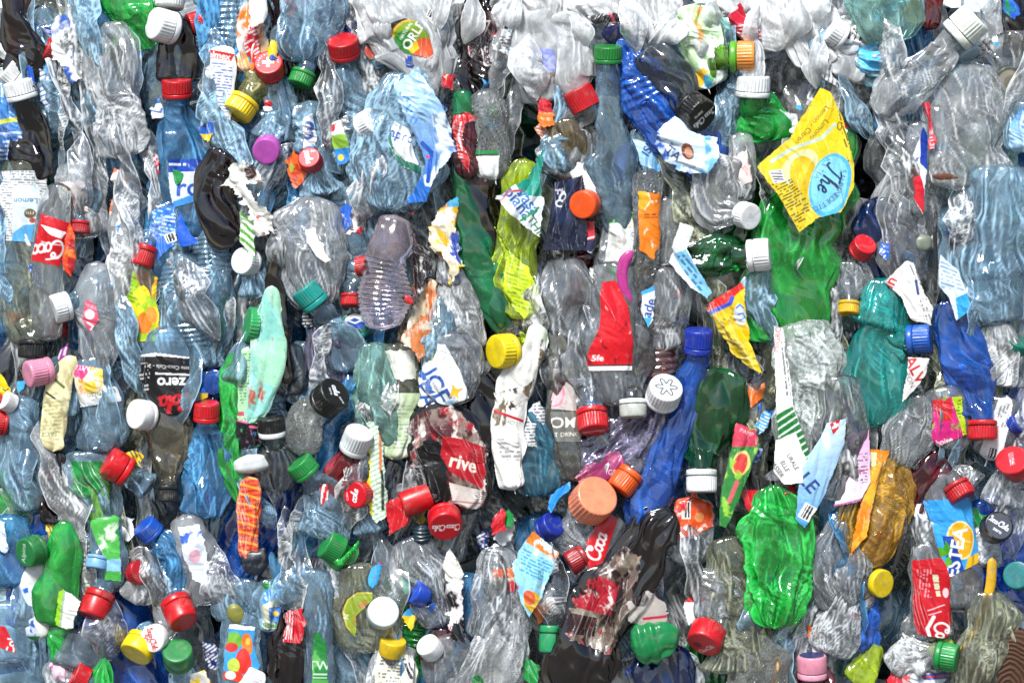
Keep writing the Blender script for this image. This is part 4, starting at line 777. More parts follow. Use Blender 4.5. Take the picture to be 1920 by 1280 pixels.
d = B('grey clear bottle with small blue label|dark folded, beside the blue capped bottle', GRY, '1235,500,60 1240,560,100 1235,620,96 1240,660,60', 46, amp=13)
sheet('small white label with blue letters|upright beside the grey clear bottle', '1198,548 1222,535 1222,600 1212,616 1200,590', [('bg','dfe6ee'),('p',[(1196,545),(1224,534),(1224,545),(1200,556)],'3a9ad8'),('tb',1212,578,18,72,'1a4694','ade'),('p',[(1202,596),(1220,596),(1212,616)],'4ab0e0')], 64, amp=4)
B('dark green bottle lying sideways|with a white cap', DGR, '1376,482,72 1340,486,84 1300,482,78 1272,470,40', 48, amp=12, cap=(1417,480,32,5,10,'eceeee',dict(L=62,H=42)))
sheet('pale blue carton strip|creased, folded round the sideways dark green bottle', '1270,420 1296,430 1284,470 1300,500 1330,550 1320,562 1290,540 1250,492 1256,460', [('bg','dfe4e6'),('p',[(1256,480),(1280,470),(1330,550),(1316,564)],'7ab8dc'),('fine',[(1262,480),(1284,480),(1318,545),(1300,548)],-50,8,'2a5a84')], 70, amp=8, torn=1)
B('milky crushed bottle with white cap|above the sideways dark green bottle', CLM, '1370,400,56 1340,390,84 1335,340,90 1345,290,80', 52, amp=14, cap=(1394,407,26,-22,55,'e8ebec',dict(L=66)))
d = B('clear bottle with pale red print|above the milky crushed bottle', CLM, '1385,250,40 1390,290,60 1385,340,66 1375,380,50', 40)
lab(d, '1370,300 1400,280 1402,340 1376,370', [('bg','e0d4d0'),('n','d09088',12,.58,3)], torn=3)
sheet('yellow crumpled sweet wrapper|with red and blue stripes, below the dark green bottle', '1318,572 1388,528 1396,580 1402,640 1424,700 1398,690 1362,660 1340,620',
      [('bg','e4c40e'),('p',[(1310,570),(1376,520),(1392,540),(1330,588)],'d02418'),('l',[(1322,590),(1362,570),(1366,560)],8,'3a4ac0'),('e',1382,590,12,20,10,'dce8f0'),('l',[(1374,578),(1380,572),(1388,578)],3,'2a6ac0'),('l',[(1378,590),(1386,588),(1390,596),(1382,600)],3,'2a6ac0'),('fine',[(1345,600),(1372,585),(1380,650),(1360,640)],-24,7,'a88410'),('l',[(1396,690),(1412,698)],5,'d83418')], 60, amp=13, torn=1)
B('long deep blue bottle|streaming down from a dark blue cap', DBL, '1300,700,60 1292,760,58 1262,820,64 1235,880,80 1205,950,80 1190,990,40', 54, flat=.4, amp=7, cap=(1305,640,28,88,14,'12309c',dict(L=66,H=46)))
B('clear folded bottle|by the navy crushed bottle, near the red and navy tag', CLR, '1690,330,40 1680,400,90 1690,470,100 1700,540,70', 40, flat=.35, amp=12)
B('navy crushed bottle|glossy, behind clear folds', NVY, '1640,370,50 1650,430,100 1655,490,90 1665,540,50', 28, amp=15)
B('red cap behind film|in front of the navy crushed bottle', CLR, '1610,520,60 1600,570,70', 30, cap=(1612,466,24,60,50,'c81828',dict(L=44)))
B('mustard cap|pointing down beside the fluted green bottle', CLR, '1592,540,44 1600,490,60', 34, cap=(1586,578,21,-95,14,'dcae10',dict(L=48)))
d = B('bottle with red and navy striped tag|long and narrow in the upper corner region', CLR, '1720,230,40 1716,290,50 1712,350,46 1716,410,30', 52, amp=6)
lab(d, '1722,240 1734,260 1728,310 1722,408 1696,360 1694,325 1706,290', [('bg','d8dce2'),('p',[(1718,236),(1738,240),(1732,330),(1716,310)],'16389c'),('p',[(1690,322),(1712,318),(1724,360),(1724,408),(1700,366)],'c8182c'),('fine',[(1698,298),(1716,300),(1712,318),(1694,318)],70,7,'3a4a70')], extend=True)
sheet('thin red price tag|hanging in clear film', '1718,200 1732,196 1746,262 1744,284 1732,284 1730,230', [('bg','c8283c'),('tb',1738,272,8,-80,'ecd8d8','11.31'),('n','e89aa4',12,.7,3)], 60)
B('rust brown dry leaf|stuck on the big grey bottle', solid('5a2a10',.6), '1736,334,6 1752,336,14 1772,336,12 1788,338,3', 70, flat=.25, name='dry_leaf', cat='leaf', amp=1.5, group=None, ds=1.2)
B('huge clear grey bottle|crushed flat by the picture edge', CLB, '1870,310,120 1865,420,190 1850,510,190 1860,610,140', 46, amp=22, flat=.3, k=1.8)
d = B('bottle with blue and red flecks|seen through clear film, near the black strap', CLB, '1790,380,60 1800,440,100 1795,500,80', 18)
B('sage bottle cap stub|grey green beside the black strap', solid('7a8474',.35), '1722,440,40 1722,462,44 1722,476,40', 44, flat=.6, name='bottle_stub', cat='bottle stub', amp=2, group=None)
B('blue cap in film|behind the clear folds near the picture edge', CLB, '1785,480,50 1800,520,80', 26, cap=(1786,442,24,60,50,'3a6ab4',dict(L=34)))
B('upper black strap|running down past the striped tag', solid('101012',.4), '1744,395,7 1741,440,8 1744,500,8 1741,560,6', 76, flat=.35, name='baling_strap', cat='strap', amp=.4, group=None, ds=2, jit=0)
B('teal crushed bottle|large, with a blue cap sticking out sideways', TEA, '1680,630,70 1650,650,120 1640,700,130 1635,760,110 1630,800,60', 40, amp=14, cap=(1714,636,29,4,16,'1a58b4',dict(L=62,H=44)))
B('pale teal upper bottle|standing on the large teal crushed bottle', TEA, '1660,520,60 1655,570,110 1640,620,120', 42, amp=12)
sheet('white wrap with red letters|standing behind the pale teal bottle', '1690,490 1706,495 1722,545 1740,580 1735,610 1700,600 1680,560 1648,530', [('bg','dcdbd6'),('tb',1660,530,20,60,'c01c28','in'),('fine',[(1696,498),(1710,500),(1728,540),(1715,545)],-70,6,'606468'),('l',[(1708,528),(1712,552)],5,'26407a'),('fine',[(1712,560),(1728,560),(1736,600),(1722,600)],-70,6,'707478')], 48, amp=8)
sheet('white wrap with slanted red letters|below the blue cap of the teal bottle', '1690,668 1732,672 1728,700 1700,735 1680,752 1690,700', [('bg','dcd8d4'),('tb',1707,694,22,-62,'b81c24','ALVI'),('t',1696,712,10,-65,'5a5650','FON')], 62, amp=6)
sheet('pale blue printed wrap|pointed at the end, above the royal blue bottle', '1752,478 1790,510 1806,560 1814,580 1782,602 1768,560 1746,530', [('bg','d4e2ec'),('fine',[(1752,485),(1785,510),(1798,550),(1756,540)],-20,7,'7a9cc0'),('p',[(1780,560),(1802,550),(1814,580),(1786,600)],'2aa0e4'),('l',[(1784,602),(1815,580)],4,'1c2c50')], 58, amp=6, torn=.8)
B('royal blue crumpled bottle|above an upside down red cap', DBL, '1826,765,64 1815,720,96 1800,660,100 1780,600,80 1770,560,40', 48, amp=13, cap=(1832,804,29,-90,6,'c01020',dict(L=60,H=36)))
B('clear film shoulder|with sparkling folds by the royal blue bottle', CLM, '1860,600,60 1870,660,100 1850,720,90', 40, amp=13)
# ------------------------------------------------------------------ third band
B('broad black cap|pointing down on an olive bottle near the picture edge', OLV, '66,620,50 60,590,60', 30, cap=(68,654,28,-90,4,'121314',dict(L=44,H=32)))
B('pink cap|tilted, just below the broad black cap', CLR, '110,690,50 130,730,60 120,780,60', 30, cap=(82,697,27,192,32,'d88aa4',dict(L=56,H=46,ring=True)))
sheet('purple lettered scrap|beside the broad black cap', '118,655 138,640 134,690 112,690', [('bg','9a3a98'),('fine',[(118,655),(136,645),(132,688),(114,688)],75,10,'e8d8ea')], 40)
d = B('cream bottle bent in an arc|printed with rows of small green text', solid('d8cf9c',.35,.3), '150,668,24 130,690,38 116,730,44 110,790,46 106,845,42', 48, flat=.3, amp=8, jit=.06, name='cream_bottle')
lab(d, '118,690 140,676 142,720 132,780 128,838 84,820 90,760 100,715', [('bg','dcd4a4'),('fine',[(96,730),(128,740),(120,825),(84,812)],6,7,'a8a870'),('l',[(112,710),(128,725)],5,'5a6a30'),('l',[(98,735),(112,745)],4,'3a4a28'),('t',98,812,9,180,'6a7a60','FACTS'),('n','b0a478',20,.7,3)], 'printed_front', off=.8, extend=True)
d = B('clear bottle with orange fruit wrap|and a pink oval, white band below, upside down', CLR, '172,665,60 180,700,84 190,745,86 196,800,92 195,850,80', 40, amp=7)
lab(d, '142,680 202,690 206,735 146,745', [('bg','ecdcbc'),('n','ee8a20',20,.5,4),('n','e8c020',16,.55,7),('e',158,690,16,20,0,'c42868'),('e',158,690,13,17,0,'d83a7c'),('t',160,688,10,175,'f0e4ea','VITA')], extend=True)
lab(d, '143,738 226,722 228,752 148,764', [('bg','d4d8d8'),('t',196,738,13,190,'3a5a48','uraplan')], 'white_label', extend=True)
B('black brown bottle|cap end up, under the cream bent bottle', BRN, '108,840,50 104,880,60 108,930,62 112,985,56', 34, flat=.4)
d = B('green labelled clear bottle|squashed, with pale green flap, third band', CLR, '168,840,80 170,890,100 190,940,90 200,980,60', 36)
lab(d, '136,862 206,862 205,900 190,925 172,930 146,912', [('bg','14843a'),('n','0e6a2c',24,.6,3),('n','d8e4d8',14,.76,5)], 'green_label')
B('pale green folded flap|leaning under a red cap in the third band', LGR, '206,880,24 196,910,40 190,950,46 200,985,30', 46, flat=.3)
B('bright red cap|tilted upward beside the pale green flap', CLR, '262,895,50 290,915,70', 40, cap=(229,872,31,147,14,'c80c18',dict(L=62,H=46,ribs=False)))
B('white smooth cap|bulging from the side of a beige bottle', CLR, '310,790,60 320,830,84', 34, cap=(274,776,30,172,46,'e6e8e8',dict(L=56,ribs=False)))
B('beige clear bottle|tapering down to a black ribbed cap', pet('d8d0b8',.24,hcol='a89c80'), '322,890,44 318,860,70 325,810,96 320,760,80', 42, amp=10, cap=(321,922,21,-90,6,'1c1e20',dict(L=48,H=30)))
d = B('clear bottle with black and red soda wrap|upside down, white lettering', CLR, '315,610,50 318,660,96 328,720,110 345,780,80', 46, amp=3, flat=.45, jit=.04, cave=0)
lab(d, '266,665 300,660 362,668 364,730 374,780 340,785 312,768 280,735 266,700', [('bg','0e0e10'),('p',[(264,640),(370,640),(370,674),(318,668),(266,668)],'d8dadc'),('p',[(300,666),(364,672),(364,700),(300,694)],'121214'),('t',330,688,7,176,'dcdcdc','eptete Coca-Cola - 2'),('p',[(300,697),(366,700),(366,704),(300,701)],'d0d0d0'),('tb',330,717,20,180,'f0f0f0','zero'),('s',338,752,32,186,'c01424','Cola',.16),('fine',[(262,680),(290,680),(290,735),(270,735)],10,7,'b8b8b8')], 'soda_wrap', extend=True)
B('red cap on pale blue bottle|standing upright in the third band', BLU, '393,805,62 398,850,92 395,910,96 385,970,70', 40, cap=(393,770,26,88,14,'c81420',dict(L=54,H=36)))
B('long green streak bottle|narrow and vertical beside the orange net', GRN, '445,660,26 438,720,40 434,790,40 436,850,42 444,900,36 450,940,20', 44, flat=.4)
B('mid blue film piece|between the soda wrap and the long green streak', DBL, '400,690,40 404,740,44', 24)
B('white banded jar lid|grey and white, above the orange net', solid('d0d4d4',.3), '468,850,64 472,868,68 474,886,66', 46, flat=.6, name='jar_lid', cat='lid', amp=1, group=None, ds=1.4)
d = B('black embroidered carton corner|pink and green pattern under the mint tube', solid('16181a',.3), '468,780,50 465,815,60 464,840,50', 44, flat=.35, name='carton_corner', cat='carton', amp=4, group=None)
lab(d, '444,775 500,780 494,845 440,835', [('bg','101214'),('l',[(446,784),(468,790)],5,'d05a84'),('l',[(474,798),(496,800)],5,'d05a84'),('n','3a7a5a',9,.62,3),('n','b04a88',7,.74,5),('n','3a6ab0',7,.76,8)], off=.8, extend=True)
d = B('orange netting bundle|twisted vertically with red threads', solid('d85414',.55,.5), '470,890,30 478,930,50 472,980,44 466,1030,36 472,1052,18', 50, flat=.45, name='orange_netting', cat='netting', amp=10, k=.7, jit=.16, group=None)
lab(d, '450,890 500,890 500,1050 445,1050', [('bg','d8500e'),('st',8,9,.45,'b82408'),('st',-14,17,.25,'f0982c'),('n','5a1a08',16,.66,3)], 'woven_threads', off=.8, rough=.55)
B('dark blue glass-like bottle|with a bright blue ring, beside the mint tube', SMK, '545,640,50 540,690,70 528,740,70', 30)
B('black and white capped bottle|pointing upward below the dark blue bottle', SMK, '516,830,50 520,870,80 515,920,80', 36, cap=(514,798,27,95,12,'101114',dict(L=56,H=38,ringcol='e4e6e8')))
B('black cap with white script facing up|on a dusty pitted grey bottle', FOG, '580,780,70 568,815,82 562,850,60', 50, cap=(623,744,34,42,40,BLK,dict(L=76,H=42,top=[('s',0,-3,13,-70,'e4e8ea','coke',.16),('t',-10,2,6,-70,'e4e8ea','zero'),('t',14,12,6,-50,'e4e8ea','zero')])), amp=6)
B('green cap lying sideways|under the dusty pitted grey bottle', CLR, '600,905,50 620,950,90 610,1010,90', 40, cap=(573,874,28,128,14,'16863a',dict(L=60)))
B('frosted white cap on red bottle|in the third band', pet('d86a6a',.35,hcol='b02030'), '655,860,60 645,910,90 640,960,80', 42, cap=(672,824,29,68,30,'d4dadc',dict(L=64,H=44,rough=.45)))
d = HEROES[-1]; lab(d, '606,900 622,905 624,942 606,946', [('bg','c41c28'),('st',84,6,.45,'ecd8d8')], 'side_label', extend=True)
B('red disc cap with white script|beside a yellow green striped flap', CLR, '690,950,50 700,1000,70', 40, cap=(676,922,27,190,62,'c40c20',dict(L=60,top=[('s',0,0,15,78,'f0eaea','coke',.15),('t',-16,4,5,100,'f0e0e0','Coke')])))
B('pale clear tall bottle|folded lengthwise in the middle of the third band', LTE, '705,640,60 708,710,90 715,780,90 712,840,60', 44, flat=.35)
d = B('tall bottle with pale green wrap|standing to the left of the torn soda bottle', OLV, '755,640,70 748,710,80 745,790,76 742,860,60', 42, amp=8)
lab(d, '722,735 784,735 772,860 722,860', [('bg','b8cca0'),('n','d0d8c4',26,.5,3),('fine',[(730,755),(775,755),(770,840),(730,840)],0,7,'90a888')])
lab(d, '726,655 782,655 780,712 724,712', [('bg','c8ccc0'),('n','e8e8e0',20,.5,3)], 'white_label', torn=4)
sheet('yellow and green zigzag paper strip|torn, running down the third band', '692,790 712,785 722,830 724,900 728,960 705,980 690,940 696,870', [('bg','d4dcd0'),('st',30,8,.35,'8ab890'),('l',[(694,840),(696,960)],9,'dcc81c'),('l',[(716,800),(716,880)],5,'d07a50'),('l',[(718,880),(720,950)],5,'20301c')], 54, amp=8, torn=3)
# torn maroon soda bottle
d = B('torn maroon soda bottle|ragged black hole in its belly, red band beside it', BRN, '800,750,70 830,800,140 850,860,160 850,920,130 840,960,70', 52, flat=.35, amp=12, jit=.1)
lab(d, '770,790 800,765 850,760 885,790 925,845 915,880 900,945 880,950 850,940 800,925 775,880', [('bg','8a7a70'),('n','4a1418',30,.5,3),('n','d4ccc4',20,.54,9),('n','9a1424',16,.62,13),('p',[(783,840),(806,818),(826,826),(838,860),(842,900),(850,935),(830,945),(800,930),(775,905),(780,870)],'060405',5),('p',[(832,815),(870,820),(915,835),(918,880),(900,912),(845,880),(828,850)],'a80c1c'),('tb',872,864,26,-14,'dcd0c0','rive'),('p',[(843,900),(900,915),(892,952),(850,935)],'cfc8c0'),('l',[(845,935),(895,938)],2,'b05060')], 'torn_wrap', torn=3, off=2.2, extend=True)  # black polygon paints the dark of the torn hole
B('glossy dark brown flap|behind the iced drink wrap', BRN, '890,700,50 912,740,70 905,800,80 900,850,50', 44, flat=.3)
d = B('clear bottle with white and blue iced drink wrap|lemon print, letters turned on end', CLR, '840,620,60 850,670,110 850,720,120 855,760,70', 62, amp=7, flat=.35, jit=.08)
lab(d, '791,640 838,645 862,690 882,745 840,760 786,762', [('bg','dfe4e6'),('e',804,662,11,15,0,'e8c814'),('e',804,662,8,11,0,'f0dc50'),('tb',820,723,34,-62,'1c4a94','ICE'),('tb',795,728,30,-62,'24549c','TEA'),('n','6ab0dc',14,.70,3),('n','ecc040',12,.74,6),('p',[(850,718),(858,728),(870,726),(860,736),(862,746),(852,740),(844,744),(848,732)],'e8a820')], extend=True)
sheet('orange and brown singed scrap|just above the iced drink wrap', '752,640 790,590 812,610 800,650 790,680 770,650', [('bg','c0703a'),('n','3a2018',18,.5,3),('n','d8c8b8',14,.62,5)], 58, torn=4, amp=10)
d = B('dirty white bottle|with a thin red line, soot stains on its crushed neck', solid('dcdcd6',.35,.4), '1012,608,36 998,655,46 975,700,58 957,740,66 952,800,64 954,860,58 965,915,46', 54, flat=.4, amp=10, k=1.0, jit=.1, name='white_bottle')
lab(d, '1018,596 1030,640 1010,690 985,720 925,735 920,790 928,880 945,925 975,922 985,850 985,780 990,730 1005,690', [('bg','e2e2dc'),('p',[(985,600),(1030,600),(1030,640),(985,640)],'c4d4b8'),('n','6a5c44',16,.53,3),('n','3a3228',8,.64,6),('p',[(900,795),(1000,800),(1000,930),(900,930)],'e6e6e2'),('l',[(915,766),(955,778),(990,790)],5,'b81c2c'),('fine',[(935,820),(975,822),(975,860),(940,858)],0,8,'8a8c88'),('t',960,790,7,-12,'6a6a68','FACTS')], 'printed_front', off=.8, extend=True)
d = B('soft drink bottle with pink slice print|pale lettering, beside the dirty white bottle', pet('d8d8d0',.25,hcol='a8a69c'), '1048,620,40 1052,680,56 1056,760,60 1064,840,64 1080,900,50', 44, amp=6)
lab(d, '1034,690 1078,690 1080,770 1036,765', [('bg','d8ccc8',.8),('e',1040,735,18,26,0,'d88a98'),('e',1040,735,14,22,0,'e4b0b8')])
lab(d, '1036,770 1086,770 1094,826 1040,826', [('bg','a8aca4'),('bg','clear',.35),('tb',1056,790,20,0,'ece8e0','OM'),('tb',1062,812,8,2,'ece8e0','T DRINK')], 'lettered_band')
B('red ribbed cap hanging down|script on its end, clear bottle above', CLR, '1100,735,52 1092,690,80 1095,630,84 1100,570,60', 46, cap=(1109,786,31,-84,22,'c00c1a',dict(L=68,H=42,top=[('s',0,2,10,186,'e8d4d4','Coca-Cola')])))
B('open bottle neck with white ring|hanging down between red and white caps', CLF, '1183,740,48 1182,690,84 1186,630,84 1184,560,60', 50, amp=5, cap=(1184,764,27,-88,8,'b8bcb4',dict(L=66,H=34,ribs=False,ringcol='e8eaea')))
B('white cap with flower outline|facing up, on a violet clear bottle', PUR, '1210,790,80 1170,820,90 1120,870,100 1085,905,70', 40, cap=(1241,736,34,74,52,'e8eaec',dict(L=76,H=42,top=[('l',[((14+6.5*math.cos(6*t))*math.cos(t),(14+6.5*math.cos(6*t))*math.sin(t)) for t in [i*2*math.pi/60 for i in range(61)]],3,'525a5e')])))
B('pink ringed bottle|above the white cap with flower outline', pet('d8b0ac',.3,hcol='b07a78'), '1232,600,56 1234,640,62 1236,680,64 1240,710,56', 40, ribs=(13,4,0,.95), amp=3)
B('big coral cap|facing out, knurled rim, beside a blue bottle', CLR, '1090,990,80 1080,1030,90', 40, cap=(1110,934,43,52,54,'e88a64',dict(L=72,H=46,ring=False)))
B('orange cap pointing down|above the big coral cap', CLR, '1190,860,56 1210,820,70', 40, cap=(1170,898,27,-128,12,'e4560c',dict(L=60,H=44)))
sheet('magenta film edge|with faint letters above the big coral cap', '1076,892 1110,860 1160,842 1172,870 1140,900 1090,910', [('bg','8a2a5c'),('t',1150,880,9,5,'d8c0cc','GRA'),('n','b85a88',18,.6,3)], 46, torn=2)
B('dark green bottle above white cap|crumpled, upright in the third band', DGR, '1310,850,80 1325,800,110 1345,740,120 1360,690,80', 46, flat=.4, amp=13, cap=(1311,898,30,-90,6,'e8eaea',dict(L=66,H=42)))
sheet('grapefruit print wrap|long and narrow, pink top with green leaves', '1376,790 1412,802 1418,830 1402,880 1375,940 1358,985 1342,980 1348,910 1362,850', [('bg','2a7a34'),('p',[(1370,785),(1420,800),(1412,835),(1362,835)],'c83a54'),('t',1395,808,8,-22,'e8c0c8','PAMP'),('e',1384,865,17,24,-20,'e8c470'),('e',1383,866,13,20,-20,'cc3a34'),('l',[(1376,900),(1362,935)],8,'c85a64'),('n','8ac040',12,.62,3)], 58, amp=7)
d = B('bottle with orange can print|barcode beside it, under the white capped dark green bottle', CLR, '1300,930,60 1296,970,80 1290,1020,80 1280,1060,50', 40, amp=8)
lab(d, '1266,890 1335,925 1332,985 1300,1000 1262,1010', [('bg','e05018'),('bar',1284,946,16,46,0),('n','e8dcd0',14,.66,3),('e',1308,960,16,22,0,'e8541c'),('e',1308,966,9,9,0,'f09a5a'),('n','c01c18',16,.62,8)], torn=2, extend=True)
B('teal blue clear bottle|hanging beside the dirty white bottle', pet('7cc0d8',.35,hcol='4a9ab8'), '995,760,60 1005,820,96 1010,880,100 1015,930,70', 34, amp=9)
B('dark blue cap|tucked beneath the teal blue bottle', CLB, '1010,1020,50 1005,1050,70', 30, cap=(1030,984,26,40,40,'0e2c94',dict(L=48,ribs=False)))
sheet('blue twisted film|below the teal blue clear bottle', '1028,920 1068,898 1070,912 1045,935 1034,960 1025,950', [('bg','1a84dc'),('n','6ab8ee',12,.6,3)], 56, torn=1)
# white bottle group
d = B('sparkling white crushed bottle|large, with mineral water labels', pet('eef4f2',.42,hcol='dde8e4',rough=.04), '1500,600,90 1510,660,140 1515,730,140 1500,800,110 1480,860,70', 46, amp=15, flat=.35)
sheet('white label strip with green band|running down the sparkling white bottle', '1442,610 1462,615 1474,700 1480,760 1512,855 1498,870 1470,850 1450,818 1446,700', [('bg','e2e4e2'),('fine',[(1456,640),(1466,640),(1474,740),(1464,740)],-84,6,'5a5e5c'),('t',1450,632,11,84,'b83a3a','MIGROS'),('p',[(1440,778),(1478,760),(1514,852),(1500,862),(1484,815),(1450,822)],'12702e'),('st',35,12,.28,'dfeadf',[(1440,778),(1478,760),(1514,852),(1500,862),(1484,815),(1450,822)])], 66, amp=5, torn=.8)
sheet('white label with black capitals|turned on end, under the green band', '1446,822 1482,805 1506,862 1500,900 1462,905 1444,880', [('bg','e2e3de'),('tb',1449,872,8,-58,'222426','WASSER'),('tb',1464,870,8,-60,'222426','ELLE'),('tb',1478,862,8,-60,'222426','URALE')], 72, amp=4, torn=.8)
sheet('light blue mineral water label|with a red cross flag and barcode', '1540,790 1578,780 1572,830 1540,920 1500,985 1482,968 1490,890 1512,840 1528,815', [('bg','5aa0d4'),('g',1540,780,1500,980,'c4dcea','4a98d0'),('tb',1500,890,26,-50,'1a3a7c','ALE'),('p',[(1546,792),(1566,776),(1562,800),(1552,812)],'c01c28'),('p',[(1552,790),(1556,788),(1560,797),(1556,800)],'eeeeee'),('p',[(1549,798),(1562,790),(1563,794),(1551,802)],'eeeeee'),('bar',1505,955,26,30,-30),('p',[(1528,812),(1545,806),(1548,830),(1540,842)],'dfe2dc')], 74, amp=6, torn=.8)
B('clear film edge bottle|wrapping round the mineral water labels', CLF, '1560,700,60 1570,770,90 1560,850,90 1530,930,70', 68, flat=.3, amp=10)
B('red cap with brown liquid|under the white label with black capitals', CLR, '1470,900,50 1460,870,60', 40, cap=(1470,922,22,-70,35,'b81420',dict(L=50)))
B('glossy green bottle|big crumpled lumps, alone below the mineral water labels', GRN, '1440,905,56 1450,950,104 1456,1010,124 1450,1080,122 1446,1140,112 1445,1172,60', 64, flat=.3, amp=22, k=.85, jit=.09, cave=.9)
sheet('pink information label|with a small boxed mark, standing upright', '1586,812 1620,802 1624,900 1606,935 1556,946 1566,900', [('bg','d89ac8'),('g',1600,810,1580,940,'dca0cc','e4dce4'),('p',[(1592,818),(1606,814),(1606,834),(1592,838)],'e8e8e8'),('l',[(1604,816),(1604,834)],3,'1c1c1e'),('tb',1598,827,11,0,'1c1c1e','C'),('fine',[(1592,850),(1618,845),(1618,900),(1596,905)],6,6,'6a5a70'),('l',[(1596,884),(1618,876)],2.5,'b81c6c'),('l',[(1556,944),(1608,932)],4,'b85aa0')], 64, amp=4, torn=.5, bulge=.15)
sheet('orange ribbon of film|curving down behind the pink information label', '1622,838 1662,842 1645,880 1628,940 1615,1000 1585,1040 1600,960 1620,900', [('bg','e4800e'),('n','f0a828',24,.55,3),('p',[(1622,845),(1636,845),(1634,870),(1622,872)],'d8d4a8')], 54, amp=8)
d = B('bottle with magenta raspberry wrap|red fruit and lime text, by an upside down red cap', CLR, '1760,720,60 1768,770,90 1770,810,90 1760,840,60', 46, amp=8)
lab(d, '1738,748 1790,740 1804,812 1736,842', [('bg','c81c74'),('p',[(1738,744),(1772,744),(1776,785),(1752,790)],'c01820'),('n','6aa828',10,.66,3),('p',[(1774,742),(1794,742),(1804,812),(1796,815)],'b4d024'),('fine',[(1776,748),(1790,748),(1796,795),(1784,795)],5,6,'4a7a18'),('tb',1756,826,11,14,'f0dce6','mboise')], extend=True)
B('grey crumpled bottle|between the pink label and the raspberry wrap', GRY, '1715,735,60 1710,780,90 1690,830,90 1670,870,60', 50, amp=13)
B('maroon clear bottle|dark red, under the raspberry wrap', MAR, '1780,870,60 1750,880,80 1720,910,70 1700,960,60', 36, amp=12)
B('crushed red cap with boxed mark|by the picture edge in the third band', CLR, '1880,900,60 1870,950,80', 40, cap=(1892,866,33,140,50,'c01424',dict(L=64,squash=.08,ring=False,ribs=False,top=[('p',[(-6,-14),(4,-16),(6,10),(-4,12)],'d86a74'),('fine',[(-5,-13),(3,-14),(5,9),(-3,10)],80,5,'eccccc')])))
d = B('white label bottle with barcode|behind the upside down red cap', CLR, '1880,740,60 1865,800,90 1845,860,80', 34, amp=6)
lab(d, '1865,745 1892,740 1885,800 1862,884 1812,866 1830,840', [('bg','d8dada'),('fine',[(1864,760),(1886,755),(1880,800),(1862,800)],72,6,'7a7c80'),('bar',1853,848,22,24,-14)], extend=True)
B('blue cap behind white label|by the picture edge', CLB, '1900,820,60 1910,860,80', 22, cap=(1894,794,22,30,30,'14389a',dict(L=32)))
B('red cap above blue iced tea label|half covered by film', CLR, '1800,900,50 1810,870,70', 34, cap=(1790,918,28,-60,20,'b40c18',dict(L=52)))
B('dark teal cap|at the picture edge, by the royal blue bottle', CLR, '1890,690,60', 20, cap=(1900,650,24,70,30,'0e6a5a',dict(L=36,ring=False)))
B('lone red cap|at the picture edge beneath the small white cap, third band', CLR, '0,820,40 -10,860,60', 26, cap=(6,792,24,170,20,'b81018',dict(L=40)))
B('plain red cap|at the picture edge beside the small white cap', CLR, '-10,720,40', 20, cap=(2,752,24,160,20,'a80c14',dict(L=34)))
B('small white cap|in front of a red cap at the picture edge', CLR, '40,770,50 55,810,70', 30, cap=(22,752,20,150,40,'dfe0e0',dict(L=46,ring=False)))
sheet('yellow wrapper corner|with black marks at the picture edge', '-10,690 10,700 32,735 20,745 -10,735', [('bg','e4c818'),('l',[(14,728),(20,732),(24,728)],2,'222218'),('n','d0a010',10,.65,3)], 40)
sheet('thin red strip|standing in clear film near the picture edge', '48,898 56,905 42,940 33,935', [('bg','c80c1c')], 46)
B('tall clear film bottle|smoky, near the picture edge, third band', CLR, '50,740,60 50,810,90 55,880,90 70,960,80', 34, amp=13)

B('wide amber film bag|see-through, hanging behind the pink information label', pet('ffe9a0',.26,hcol='f0b430'), '1660,845,60 1650,900,130 1630,960,140 1612,1020,110 1590,1050,50', 50, flat=.22, amp=13, jit=.08)
# ------------------------------------------------------------------ lowest band
B('green cap with engraved name|facing out near the picture edge', CLR, '100,1030,60 120,1060,70', 34, cap=(70,1028,30,196,48,'1c7238',dict(L=60,ribs=False,top=[('t',-3,0,11,86,'b8d8c0','Alpina')])))
d = B('vivid green flattened bottle|pointed top, label at its foot', GRN, '128,970,24 130,1010,66 122,1070,78 110,1130,80 108,1170,60', 54, flat=.3, amp=8)
sheet('lime and white label foot|torn, at the foot of the vivid green bottle', '122,1100 132,1095 164,1118 156,1150 150,1172 116,1164', [('bg','e0e4dc'),('p',[(112,1100),(134,1096),(128,1168),(112,1164)],'8cc41c'),('l',[(134,1100),(126,1166)],4,'9aa89a')], 70, amp=5, torn=2)
B('green tapering spike|below the vivid green bottle', GRN, '126,1160,50 118,1200,40 110,1240,16', 46)
B('red cap squashed|between a green bottle and clear film, lowest band', CLR, '205,1090,60 215,1060,80', 34, cap=(190,1128,30,-110,20,'b80c16',dict(L=58,ribs=False,H=50)))
B('red crumpled film cap|wrapped in clear film above the yellow cap', CLM, '270,1040,60 275,1090,80 260,1130,60', 40, cap=(264,1070,23,20,50,'b01424',dict(L=44,squash=.1)))
B('pale blue cap|pointing down behind a green label strip', CLB, '185,1020,40 180,990,50', 36, cap=(190,1050,22,-100,14,'7ab0dc',dict(L=52,ribs=False)))
d = B('clear bottle with light green label|lowest band, label hanging straight', CLR, '205,960,60 212,1010,70 216,1060,64 220,1100,40', 50, amp=6)
lab(d, '176,970 232,960 236,1085 206,1082 196,1030', [('bg','4cae4a'),('n','cfdcc8',20,.54,3),('n','1c8a34',22,.6,7),('p',[(190,1045),(236,1042),(236,1066),(200,1064)],'8ac0e4')], extend=True, torn=1)
sheet('zebra lined text strip|grey green, beside the vivid green bottle', '166,1000 178,1005 180,1080 170,1120 160,1110', [('bg','b8c0b0'),('st',4,8,.4,'5a6a58')], 46)
